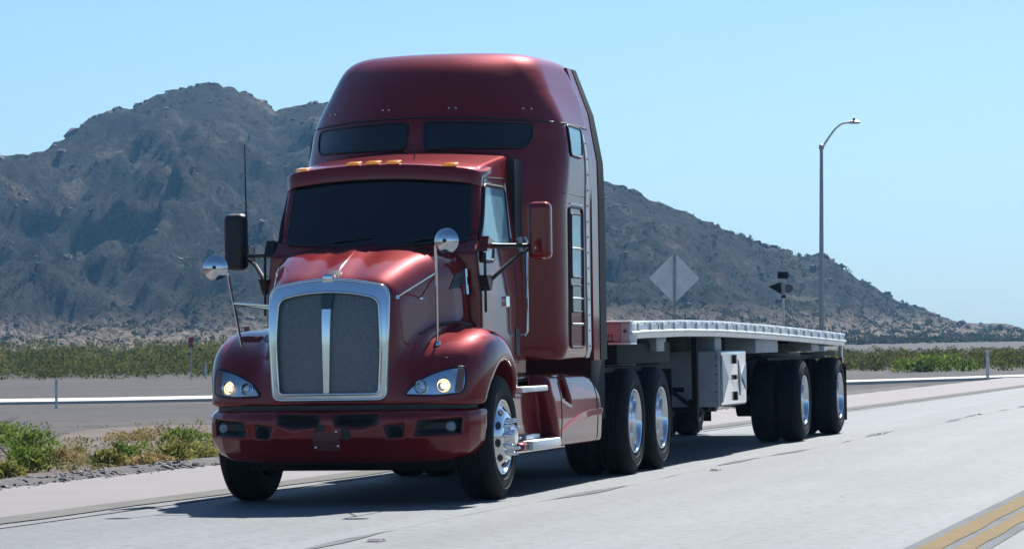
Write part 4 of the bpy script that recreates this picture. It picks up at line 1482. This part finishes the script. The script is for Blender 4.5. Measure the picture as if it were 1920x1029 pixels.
# --- grab rails, steps, fairing details
for s_ in (1, -1):
    x = 1.03 * s_
    MB().tube([(0.93 * s_, 1.50, 2.20), (x - 0.02 * s_, 1.50, 2.20), (x, 1.49, 2.17), (x, 1.46, 1.39), (x - 0.02 * s_, 1.46, 1.355), (0.94 * s_, 1.46, 1.355)], 0.014, 8).build('grab_rail', CHROME, TR)
    MB().box((1.02 * s_, 0.66, 0.868), (1.175 * s_, 1.60, 0.915), 0.012).build('upper_step', ALUDULL, TR)
    MB().box((1.04 * s_, 0.80, 0.375), (1.225 * s_, 1.86, 0.455), 0.015).build('lower_step', ALUDULL, TR)
    MB().box((1.04 * s_, 1.0, 0.46), (1.12 * s_, 1.5, 0.50), 0.01).build('step_tread', ALUDULL, TR)
    bead('fairing_seam', F_tank, [(3.38, 0.98), (3.42, 0.80), (3.43, 0.37)], 'x', 0.005, TRIM, TR, side=s_, off=0.0, closed=False)
    bead('fairing_seam', F_tank, [(1.98, 0.94), (1.95, 0.6), (1.93, 0.37)], 'x', 0.005, TRIM, TR, side=s_, off=0.0, closed=False)
    c_ = [(1.90, 0.50), (2.25, 0.575), (2.7, 0.64), (3.1, 0.665), (3.66, 0.675), (3.66, 0.63), (3.1, 0.615), (2.7, 0.58), (2.25, 0.51)]
    decal('fairing_swage', F_tank, list(map(tuple, c_)), 'x', PAINT, TR, side=s_, off=0.016, skirt=0.03, sp=0.07)
    MB().box((1.09 * s_, 2.06, 0.755), (1.18 * s_, 2.30, 0.79), 0.012).build('foot_step', ALU, TR)

# --- mirrors
for s_, mt_, zz in ((1, PAINT, 2.235), (-1, TRIM, 2.195)):  # passenger housing coloured black for the darkness it reflects, not a black part
    def F_m(x, y, z, s_=s_, zz=zz):
        q = np.stack(np.broadcast_arrays(np.abs(x - 1.35 * s_) - 0.045, np.abs(y - 0.64) - 0.01, np.abs(z - zz) - 0.19))
        return np.sqrt((np.maximum(q[0], 0) / 0.055) ** 2 + (np.maximum(q[1], 0) / 0.07) ** 2 + (np.maximum(q[2], 0) / 0.055) ** 2) * 0.055 - 0.055
    mi = net_part('door_mirror', F_m, (1.35 * s_ - 0.13, 0.52, zz - 0.27), (1.35 * s_ + 0.13, 0.76, zz + 0.27), 0.014, mt_, TR)
    MB().box((1.27 * s_, 0.70, zz - 0.21), (1.43 * s_, 0.726, zz + 0.21), 0.01).build('mirror_glass', CHROME, mi)
    zb = zz - 0.125
    MB().tube([(0.90 * s_, 0.42, zb + 0.0), (1.02 * s_, 0.46, zb), (1.30 * s_, 0.64, zb)], [0.035, 0.020, 0.017], 8).build('mirror_arm', TRIM, mi)
    MB().tube([(0.93 * s_, 0.30, 1.80), (1.0 * s_, 0.36, 1.84), (1.14 * s_, 0.52, 1.99), (1.28 * s_, 0.64, zb - 0.01)], [0.030, 0.022, 0.016, 0.013], 8).build('mirror_arm', TRIM, mi)
    MB().prism([(0.16, 1.86), (0.42, 1.86), (0.33, 1.74), (0.28, 1.73)], 'x', 0.935 * s_, 1.00 * s_).build('mirror_bracket', TRIM, mi)
    MB().prism([(0.26, 2.06), (0.52, 2.09), (0.52, 2.15), (0.34, 2.19)], 'x', 0.90 * s_, 0.98 * s_).build('mirror_bracket', PAINT if s_ > 0 else TRIM, mi)  # passenger bracket black to match its darkened housing
    MB().tube([(0.965 * s_, 0.245, 2.05), (0.968 * s_, 0.24, 1.55)], 0.012, 6).build('mirror_post', TRIM, mi)
    MB().tube([(1.19 * s_, 0.60, zb + 0.075), (1.19 * s_, 0.60, zb - 0.05)], 0.022, 8).build('mirror_clamp', GALV, mi)
# cb antenna on the passenger mirror arm
MB().tube([(-1.24, 0.62, 2.07), (-1.25, 0.62, 2.35), (-1.26, 0.63, 3.04)], [0.012, 0.008, 0.005], 6).build('whip_antenna', TRIM, TR)
# convex mirrors on curved rods above the fenders
for s_, top, base in ((1, (0.97, -1.03, 2.115), (0.795, -0.69, 1.29)), (-1, (-0.97, -1.06, 1.938), (-0.86, -0.70, 1.25))):
    T_, B_ = Vector(top), Vector(base)
    el_ = T_ + Vector((-0.10 * s_, 0.05, -0.03)) if s_ > 0 else T_ + Vector((0.09, 0.05, -0.05))
    pts = [B_, B_.lerp(el_, 0.45), B_.lerp(el_, 0.85), el_ + Vector((0.0, 0, 0.0)), T_.lerp(el_, 0.3) + Vector((0, 0, 0.02)), T_ + Vector((0, 0.015, 0))]
    rod = MB().tube([tuple(q) for q in catmull([tuple(q) for q in pts], 5)], 0.011, 8).build('fender_mirror', CHROME, TR)
    n = Vector((-0.10 * s_, -1.0, 0.02)).normalized()
    Mx = Matrix.Translation(T_) @ n.to_track_quat('X', 'Z').to_matrix().to_4x4()
    R_ = 0.104
    b = MB().lathe([(0.001, 0.030), (R_ * 0.3, 0.028), (R_ * 0.6, 0.019), (R_ * 0.85, 0.006), (R_, -0.010), (R_ * 0.98, -0.018), (R_ * 0.6, -0.006), (0.001, -0.002)], 32, 'x')
    b.v = [tuple(Mx @ Vector(q)) for q in b.v]
    b.build('mirror_bowl', CHROME, rod, angle=50)
    b = MB().lathe([(0.001, 0.05), (0.014, 0.046), (0.016, 0.02)], 10, 'x')
    b.v = [tuple(Mx @ Vector(q)) for q in b.v]
    b.build('mirror_stud', TRIM, rod)
    MB().lathe([(0.030, -0.01), (0.028, 0.012), (0.018, 0.026), (0.001, 0.03)], 12, 'z', base).build('mirror_foot', CHROME, rod)
    mid = B_.lerp(el_, 0.72)
    if s_ > 0:
        ends = [(0.50, -0.93, 1.66), (0.615, -0.60, 1.665)]
    else:
        ends = [(-0.60, -0.85, 1.60), (-0.56, -0.95, 1.62)]
        mid = B_.lerp(el_, 0.62)
    for e_ in ends:
        e2 = project(F_hood, np.array([e_]), 8)[0]
        MB().tube([mid, e2], 0.008 if s_ > 0 else 0.012, 6).build('mirror_brace', CHROME, rod)
        MB().lathe([(0.001, 0.02), (0.016, 0.014), (0.020, 0.0), (0.020, -0.01)], 10, 'z', e2).build('brace_foot', CHROME, rod)
# dark air slots on the fender tops
for s_ in (1, -1):
    decal('fender_slot', F_hood, rpoly([(q[0] * s_, q[1]) for q in [(0.58, 1.34), (0.66, 1.325), (0.73, 1.345), (0.70, 1.39), (0.60, 1.39)]][::s_], 0.015), 'y', TRIM, TR, off=0.006, skirt=0.02, sp=0.03) if s_ < 0 else None

# --- chassis
MB().box((-0.44, -0.95, 0.72), (-0.34, 6.95, 1.0)).build('frame_rail', CHASSIS, TR)
MB().box((0.34, -0.95, 0.72), (0.44, 6.95, 1.0)).build('frame_rail', CHASSIS, TR)
MB().box((-0.33, -0.85, 0.34), (0.33, 1.9, 1.1), 0.08).build('engine_underside', CHASSIS, TR)
MB().tube([(-0.95, 0, 0.50), (-0.7, 0, 0.46), (-0.5, 0, 0.36), (0.5, 0, 0.36), (0.7, 0, 0.46), (0.95, 0, 0.50)], 0.06, 8).build('front_axle', CHASSIS, TR)
MB().box((-0.86, -0.60, 0.265), (0.86, -0.50, 0.72), 0.03).build('air_dam', CHASSIS, TR)
MB().box((-0.98, 0.68, 0.42), (0.98, 3.55, 0.98)).build('battery_and_tanks', CHASSIS, TR)
MB().box((-1.08, 3.78, 0.55), (1.08, 4.40, 1.22), 0.03).build('rear_cabinet', CHASSIS, TR)
MB().box((-1.05, 4.42, 0.99), (1.05, 7.0, 1.04)).build('deck_plate', CHASSIS, TR)
MB().box((-0.50, 5.0, 1.05), (0.50, 6.3, 1.20), 0.03).build('fifth_wheel', CHASSIS, TR)
for yy in (5.10, 6.42):
    MB().tube([(-0.95, yy, 0.515), (-0.3, yy, 0.515), (-0.2, yy, 0.515), (0.2, yy, 0.515), (0.3, yy, 0.515), (0.95, yy, 0.515)], [0.07, 0.07, 0.2, 0.2, 0.07, 0.07], 12).build('drive_axle', CHASSIS, TR)
    for s_ in (1, -1):
        MB().lathe([(0.02, -0.3), (0.20, -0.3), (0.20, 0.0), (0.02, 0.0)], 20, 'x', (0.62 * s_ if s_ > 0 else -0.32, yy, 0.515)).build('brake_drum', CHASSIS, TR)
for s_ in (1, -1):
    MB().tube([(0.5 * s_, 3.45, 1.28), (0.5 * s_, 3.7, 1.42), (0.42 * s_, 4.1, 1.36), (0.35 * s_, 4.55, 1.33)], 0.018, 6).build('air_hose', CHASSIS, TR)
    MB().box((0.60 * s_, 7.05, 0.30), (1.2 * s_, 7.065, 1.0)).build('mud_flap', CHASSIS, TR)

# --- wheels


def tyre_mesh():
    b = MB()
    out = [(0.300, -0.035), (0.312, -0.012), (0.335, 0.002), (0.37, 0.011), (0.41, 0.013), (0.45, 0.009), (0.478, -0.004), (0.495, -0.02), (0.507, -0.036), (0.513, -0.05)]
    tread = []
    for g_ in (0.085, 0.125, 0.165, 0.205):
        tread += [(0.515, -g_ + 0.007), (0.502, -g_ + 0.005), (0.502, -g_ - 0.005), (0.515, -g_ - 0.007)]
    inn = [(r, -0.29 - a) for r, a in out[::-1]]
    b.lathe(out + tread + inn, 72, 'x')
    o = b.build('tyre_proto', RUBBER, None, angle=40)
    me = o.data
    bpy.data.objects.remove(o)
    return me


TYRE = tyre_mesh()
# sidewall rib ring
RIB = mesh_of(MB().lathe([(0.425, 0.0125), (0.428, 0.017), (0.434, 0.017), (0.437, 0.0125)], 64, 'x').lathe([(0.352, 0.006), (0.355, 0.011), (0.360, 0.011), (0.363, 0.009)], 64, 'x'), 'sidewall_rib', RUBBER)
STEER_RIM = mesh_of(MB().lathe([(0.300, -0.06), (0.306, -0.012), (0.312, 0.0), (0.306, 0.006), (0.296, 0.0), (0.286, -0.025), (0.276, -0.032), (0.262, -0.020), (0.245, -0.002), (0.222, 0.018), (0.195, 0.036), (0.172, 0.044), (0.150, 0.046), (0.118, 0.046), (0.110, 0.05), (0.104, 0.07), (0.094, 0.082), (0.078, 0.086), (0.074, 0.104), (0.060, 0.114), (0.001, 0.117)], 64, 'x'), 'rim', ALU, 25)
DEEP_RIM = mesh_of(MB().lathe([(0.300, -0.06), (0.306, -0.012), (0.312, 0.0), (0.306, 0.006), (0.297, 0.0), (0.289, -0.03), (0.284, -0.09), (0.278, -0.15), (0.270, -0.19), (0.24, -0.205), (0.15, -0.21), (0.145, -0.18), (0.12, -0.17), (0.001, -0.165)], 64, 'x'), 'rim', ALU, 25)
INNER_RIM = mesh_of(MB().lathe([(0.300, -0.06), (0.312, 0.0), (0.25, -0.03), (0.1, -0.03)], 32, 'x'), 'rim', GALV)
hole = MB()
hv = [(0.0, 0.026 * math.cos(t), 0.036 * math.sin(t)) for t in np.linspace(0, 2 * math.pi, 16, False)]
hole.add(hv + [(-0.012, q[1] * 0.9, q[2] * 0.9) for q in hv], [tuple(range(16))] + [(k, (k + 1) % 16, 16 + (k + 1) % 16, 16 + k) for k in range(16)])
HOLE = mesh_of(hole, 'hand_hole', TRIM)
NUT = mesh_of(MB().lathe([(0.021, 0.0), (0.021, 0.018), (0.017, 0.024), (0.015, 0.052), (0.010, 0.074), (0.001, 0.084)], 12, 'x'), 'lug_nut', CHROME)
SMALLNUT = mesh_of(MB().lathe([(0.018, 0.0), (0.018, 0.03), (0.001, 0.034)], 6, 'x'), 'lug_nut', CHROME)


def wheel(parent, x, y, side, kind, steer=0.0):
    w = empty('wheel', (x * side, y, 0.515), parent, 0.0 if side > 0 else math.pi)
    if steer:
        w.rotation_euler[2] += steer
    link('tyre', TYRE, None, w)
    if kind == 'inner':
        link('rim', INNER_RIM, None, w)
        return w
    link('sidewall_rib', RIB, None, w)
    link('rim', STEER_RIM if kind == 'steer' else DEEP_RIM, None, w)
    a0 = rnd.random() * 0.6
    if kind == 'steer':
        for k in range(10):
            a = a0 + k * math.pi / 5
            h_ = link('hand_hole', HOLE, None, w)
            h_.location = (0.0125, 0.232 * math.cos(a), 0.232 * math.sin(a))
            h_.rotation_euler = (a - math.pi / 2 + math.pi / 2, 0, 0)
            # lean with the dished disc
            n_ = Vector((0.78, 0.62 * math.cos(a), 0.62 * math.sin(a))).normalized()
            tz = Vector((0, -math.sin(a), math.cos(a)))
            ty = tz.cross(n_)
            h_.rotation_euler = Matrix((n_, ty, tz)).transposed().to_euler()
            h_.location = Vector((0.0135, 0.232 * math.cos(a), 0.232 * math.sin(a))) + n_ * 0.003
            q = link('lug_nut', NUT, None, w)
            a += math.pi / 10
            q.location = (0.045, 0.1425 * math.cos(a), 0.1425 * math.sin(a))
    else:
        for k in range(10):
            a = a0 + k * math.pi / 5
            q = link('lug_nut', SMALLNUT, None, w)
            q.location = (-0.208, 0.185 * math.cos(a), 0.185 * math.sin(a))
    return w


for s_ in (1, -1):
    wheel(TR, 1.16, 0.0, s_, 'steer')
    for yy in (5.10, 6.42):
        wheel(TR, 1.215, yy, s_, 'drive')
        wheel(TR, 0.90, yy, s_, 'inner')

# ================================================================== THE FLATBED TRAILER
TL = empty('flatbed_trailer', (0, 4.58, 0))
tagit(TL, 'empty flatbed trailer with arched aluminium deck coupled behind the dark red tractor', 'trailer')
TL_OFF = Vector((0, -4.58, 0))


def T(o):
    o.location = Vector(o.location) + TL_OFF
    return o


YF, YR = 4.66, 18.95


def zdeck(y):
    return float(np.interp(y, [4.5, 5.5, 7.5, 9.5, 12, 14.5, 17, 19.1], [1.468, 1.484, 1.496, 1.490, 1.462, 1.424, 1.380, 1.342]))


def sweep(prof, ys, name, mt, parent, dz=lambda y: 0.0, angle=30):
    v, f = [], []
    n = len(prof)
    for y in ys:
        z = zdeck(y)
        for x, q in prof:
            v.append((x, y, z + q))
    for i in range(len(ys) - 1):
        for k in range(n):
            f.append((i * n + k, i * n + (k + 1) % n, (i + 1) * n + (k + 1) % n, (i + 1) * n + k))
    f += [tuple(range(n)), tuple((len(ys) - 1) * n + k for k in range(n))]
    return T(MB().add(v, f).build(name, mt, parent, angle=angle))


YS = np.linspace(YF + 0.02, YR, 40)
BEDWOOD = mat('deck_boards', (0.30, 0.28, 0.25), 0.7, var=0.25, scale=8, bump=0.002)
sweep([(-1.22, -0.03), (1.22, -0.03), (1.22, -0.004), (-1.22, -0.004)], YS, 'deck', BEDWOOD, TL)
RAILP = [(1.20, 0.004), (1.262, 0.004), (1.27, -0.006), (1.27, -0.026), (1.262, -0.032), (1.262, -0.088), (1.288, -0.092), (1.295, -0.100), (1.295, -0.112), (1.272, -0.118), (1.262, -0.165), (1.18, -0.168), (1.18, -0.155), (1.20, -0.15)]
RAILTOP = mat('rail_aluminium', (0.74, 0.76, 0.77), 0.36, metal=0.55, var=0.14, scale=3, rvar=0.1, dust=0.1)
for s_ in (1, -1):
    r_ = sweep([(x * s_, z) for x, z in RAILP], YS, 'side_rail', RAILTOP, TL)
    pk = MB().box((1.262 * s_, -0.035, -0.088), (1.281 * s_, 0.035, -0.010), 0.004)
    pkm = mesh_of(pk, 'stake_pocket', RAILTOP)
    seam = mesh_of(MB().box((1.258 * s_, -0.006, -0.09), (1.2655 * s_, 0.006, -0.03)), 'rail_joint', TRIM)
    for i, y in enumerate(np.arange(YF + 0.42, YR - 0.1, 0.305)):
        if i % 2 == 0:
            q = link('stake_pocket', pkm, None, r_)
        else:
            q = link('strap_spool', pkm, None, r_)
            q.scale = (1, 0.5, 0.35)
        q.location = Vector((0, y, zdeck(y))) - Vector((0, 0, 0.002 + (0.0 if i % 2 == 0 else 0.004)))
        if i % 7 == 3:
            q = link('rail_joint', seam, None, r_)
            q.location = Vector((0, y + 0.1, zdeck(y)))
# front: nose panel across the trailer with bright corner castings and a red name band
ZF = zdeck(YF)
T(MB().box((-1.184, YF - 0.03, ZF - 0.185), (1.184, YF + 0.03, ZF - 0.012), 0.006).build('nose_panel', mat('faded_red_panel', (0.62, 0.27, 0.27), 0.5, var=0.12, scale=7, dust=0.2), TL))
T(MB().box((-1.29, YF - 0.045, ZF - 0.006), (1.29, YF + 0.10, ZF + 0.016), 0.005).build('nose_cap', RAILTOP, TL))
for s_ in (1, -1):
    T(MB().box((1.185 * s_, YF - 0.036, ZF - 0.190), (1.278 * s_, YF + 0.30, ZF - 0.010), 0.010).build('corner_casting', mat('corner_grey', (0.50, 0.55, 0.55), 0.5, metal=0.2, var=0.1, dust=0.2), TL))
    T(MB().box((1.06 * s_, YF - 0.05, ZF - 0.215), (1.285 * s_, YF + 0.26, ZF - 0.192), 0.006).build('corner_foot', RAILTOP, TL))
    T(MB().lathe([(0.001, -0.008), (0.008, -0.010), (0.018, -0.006), (0.020, 0.004)], 14, 'y', (1.230 * s_, YF - 0.036, ZF - 0.085)).build('marker_light', mat('marker_grey', (0.16, 0.10, 0.11), 0.4), TL))
T(MB().box((-1.0, YF - 0.036, ZF - 0.180), (1.12, YF - 0.031, ZF - 0.172)).build('name_rule', TRIM, TL))
fc = bpy.data.curves.new('name_lettering', 'FONT')
fc.body = 'ners'
fc.size = 0.075
fc.extrude = 0.001
fo = bpy.data.objects.new('name_lettering', fc)
COL.objects.link(fo)
bpy.context.view_layer.update()
dg = bpy.context.evaluated_depsgraph_get()
fm = bpy.data.meshes.new_from_object(fo.evaluated_get(dg))
bpy.data.objects.remove(fo)
fm.materials.clear()
fo = link('name_lettering', fm, mat('lettering_ink', (0.09, 0.03, 0.04), 0.6), TL)
fo.rotation_euler = (math.pi / 2, 0, 0)
fo.location = (0.985, YF - 0.033, ZF - 0.150)
T(fo)

# under the deck
T(MB().box((-1.08, 4.95, 1.06), (1.08, 7.6, 1.275), 0.02).build('coupler_underframe', CHASSIS, TL))
for s_ in (1, -1):
    v, f = [], []
    ys = np.linspace(YF + 0.25, YR - 0.15, 24)
    for y in ys:
        zt = zdeck(y) - 0.04
        zb = zt - float(np.interp(y, [4.8, 6.6, 8.2, 16, 18.8], [0.13, 0.18, 0.42, 0.42, 0.26]))
        for x, z in ((0.45, zt), (0.58, zt), (0.58, zt - 0.02), (0.52, zt - 0.03), (0.52, zb + 0.03), (0.58, zb + 0.02), (0.58, zb), (0.45, zb)):
            v.append((x * s_, y, z))
    for i in range(len(ys) - 1):
        for k in range(8):
            f.append((i * 8 + k, i * 8 + (k + 1) % 8, (i + 1) * 8 + (k + 1) % 8, (i + 1) * 8 + k))
    f += [tuple(range(8)), tuple((len(ys) - 1) * 8 + k for k in range(8))]
    T(MB().add(v, f).build('main_beam', CHASSIS, TL))
cm = mesh_of(MB().box((-1.17, -0.03, -0.135), (1.17, 0.03, -0.035)), 'cross_member', CHASSIS)
for y in np.arange(YF + 0.45, YR - 0.1, 0.61):
    q = link('cross_member', cm, None, TL)
    q.location = Vector((0, y, zdeck(y)))
    T(q)
GREYB = mat('grey_steel_box', (0.33, 0.36, 0.38), 0.5, metal=0.2, var=0.1, dust=0.2)
for (y0, y1, x0, x1, z0, nm) in ((6.55, 6.95, 0.95, 1.15, 1.18, 'winch_bracket'), (9.75, 10.15, 0.85, 1.16, 1.16, 'winch_bracket'), (12.35, 13.95, 0.80, 1.17, 1.125, 'chain_box'), (16.7, 17.3, 0.85, 1.16, 1.12, 'winch_bracket')):
    for s_ in (1, -1):
        T(MB().box((x0 * s_, y0, z0), (x1 * s_, y1, zdeck(y0) - 0.14), 0.01).build(nm, GREYB, TL))
# tool box with a creased bright door
for s_ in (1, -1):
    tb = T(MB().box((0.18 * s_, 9.45, 0.555), (1.255 * s_, 11.12, 1.165), 0.012).build('tool_box', GREYB, TL))
    tb.location = (0, 0, 0)
    tb.location = TL_OFF
    x0, x1 = 1.257 * s_, 1.272 * s_
    c = (1.288 * s_, 10.29, 0.86)
    a = [(x1, 9.50, 0.575), (x1, 11.07, 0.575), (x1, 11.07, 1.15), (x1, 9.50, 1.15)]
    w = [(1.262 * s_, 9.62, 0.86), (1.262 * s_, 10.72, 0.86)]
    vv = a + [(1.277 * s_, 9.95, 0.86), (1.276 * s_, 10.55, 0.60), (1.276 * s_, 10.55, 1.13), (1.267 * s_, 10.80, 0.80)] + [(x0, q[1], q[2]) for q in a]
    ff = [(0, 4, 3), (0, 5, 4), (4, 6, 3), (4, 5, 7, 6), (5, 1, 7), (7, 2, 6), (1, 2, 7), (0, 1, 5), (2, 3, 6), (0, 3, 11, 8), (1, 0, 8, 9), (2, 1, 9, 10), (3, 2, 10, 11)]
    dr = MB().add(vv, ff).build('tool_box_door', mat('bright_tread_plate', (0.90, 0.91, 0.92), 0.2, metal=1.0, var=0.02, scale=2), tb, smooth=False)
    REFLM = mat('painted_dark_reflection', (0.20, 0.25, 0.29), 0.3, metal=0.8, var=0.1)  # dark triangles on the door paint in reflections of its creased metal
    for tri in ([(9.52, 1.12), (9.93, 0.86), (9.55, 0.60)], [(10.56, 1.06), (10.74, 0.88), (10.66, 0.66)], [(10.80, 0.86), (11.05, 1.02), (11.05, 0.72)]):
        MB().prism(tri, 'x', 1.272 * s_, 1.281 * s_).build('door_reflection_patch', REFLM, tb, smooth=False)
    for (yy, zz, h) in ((10.28, 1.07, 0.10), (10.30, 0.87, 0.055), (10.33, 0.66, 0.10)):
        MB().box((1.279 * s_, yy - 0.05, zz - h / 2), (1.302 * s_, yy + 0.05, zz + h / 2), 0.006).build('latch', CHASSIS, tb)
    for zz in np.linspace(0.62, 1.10, 6):
        MB().lathe([(0.001, -0.008), (0.008, -0.006), (0.01, 0.0)], 6, 'y', (1.225 * s_, 9.45, zz)).build('rivet', TRIM, tb)
# landing gear with diagonal brace
for s_ in (1, -1):
    lg = T(MB().box((1.00 * s_, 9.18, 0.40), (1.06 * s_, 9.28, 1.33), 0.01).build('landing_leg', CHASSIS, TL))
    MB().box((0.90 * s_, 9.12, 0.30), (1.08 * s_, 9.38, 0.40), 0.02).build('landing_foot', CHASSIS, lg)
    MB().tube([(0.48 * s_, 9.2, 0.96), (1.0 * s_, 9.2, 0.56)], 0.022, 6).build('landing_brace', CHASSIS, lg)
    MB().tube([(0.97 * s_, 9.25, 0.62), (0.97 * s_, 9.9, 0.50)], 0.03, 6).build('landing_brace', CHASSIS, lg)
T(MB().tube([(-0.9, 9.25, 0.75), (0.9, 9.25, 0.75)], 0.025, 6).build('landing_cross_shaft', CHASSIS, TL))
T(MB().box((-0.55, 8.3, 1.0), (0.55, 8.36, 1.40)).build('gear_crossbrace', WHITEP, TL))
for (x, y) in ((0.75, 7.75), (0.92, 7.85), (0.62, 9.0), (1.0, 9.9)):
    T(MB().box((x - 0.06, y, zdeck(y) - 0.36), (x + 0.05, y + 0.10, zdeck(y) - 0.15), 0.012).build('strap_winch', ALUDULL, TL))
T(MB().lathe([(0.001, -0.45), (0.10, -0.45), (0.12, -0.42), (0.12, 0.42), (0.10, 0.45), (0.001, 0.45)], 16, 'x', (0.3, 11.6, 0.58)).build('air_tank', CHASSIS, TL))
T(MB().box((-0.7, 11.3, 0.53), (0.7, 14.6, 0.60)).build('suspension_subframe', CHASSIS, TL))
# axles, suspension and wheels
for yy in (15.32, 18.37):
    T(MB().tube([(-1.0, yy, 0.515), (1.0, yy, 0.515)], 0.075, 10).build('trailer_axle', CHASSIS, TL))
    for s_ in (1, -1):
        T(MB().box((0.44 * s_, yy - 0.65, 0.60), (0.58 * s_, yy + 0.45, 1.02), 0.04).build('spring_hanger', CHASSIS, TL))
        T(MB().lathe([(0.02, -0.28), (0.20, -0.28), (0.20, 0.0), (0.02, 0.0)], 20, 'x', (0.70 * s_ if s_ > 0 else -0.42, yy, 0.515)).build('brake_drum', CHASSIS, TL))
        T(wheel(TL, 1.275, yy, s_, 'drive'))
        T(wheel(TL, 0.955, yy, s_, 'inner'))
for s_ in (1, -1):
    T(MB().box((0.62 * s_, 19.06, 0.17), (1.265 * s_, 19.075, 0.93)).build('mud_flap', CHASSIS, TL))
    T(MB().box((0.60 * s_, 18.98, 0.90), (1.25 * s_, 19.06, 0.96)).build('flap_bracket', CHASSIS, TL))
    T(MB().box((1.19 * s_, 18.88, 1.02), (1.24 * s_, 18.95, 1.20), 0.006).build('rear_post', RAILTOP, TL))
    T(MB().box((1.185 * s_, 18.87, 0.94), (1.245 * s_, 18.96, 1.02), 0.008).build('side_marker', REDTAIL, TL))
    for yy in (15.32, 18.37):
        T(MB().tube([(0.75 * s_, yy - 0.12, 1.085), (1.24 * s_, yy - 0.10, 1.085)], 0.02, 6).build('fender_stay', GALV, TL))
T(MB().box((-1.26, YR - 0.03, zdeck(YR) - 0.17), (1.26, YR + 0.04, zdeck(YR) + 0.002), 0.01).build('rear_bumper_rail', RAILTOP, TL))
T(MB().box((-1.1, 19.0, 0.50), (1.1, 19.05, 0.60), 0.01).build('under_ride_bar', CHASSIS, TL))
# shaded panel bay between the beams over the axles
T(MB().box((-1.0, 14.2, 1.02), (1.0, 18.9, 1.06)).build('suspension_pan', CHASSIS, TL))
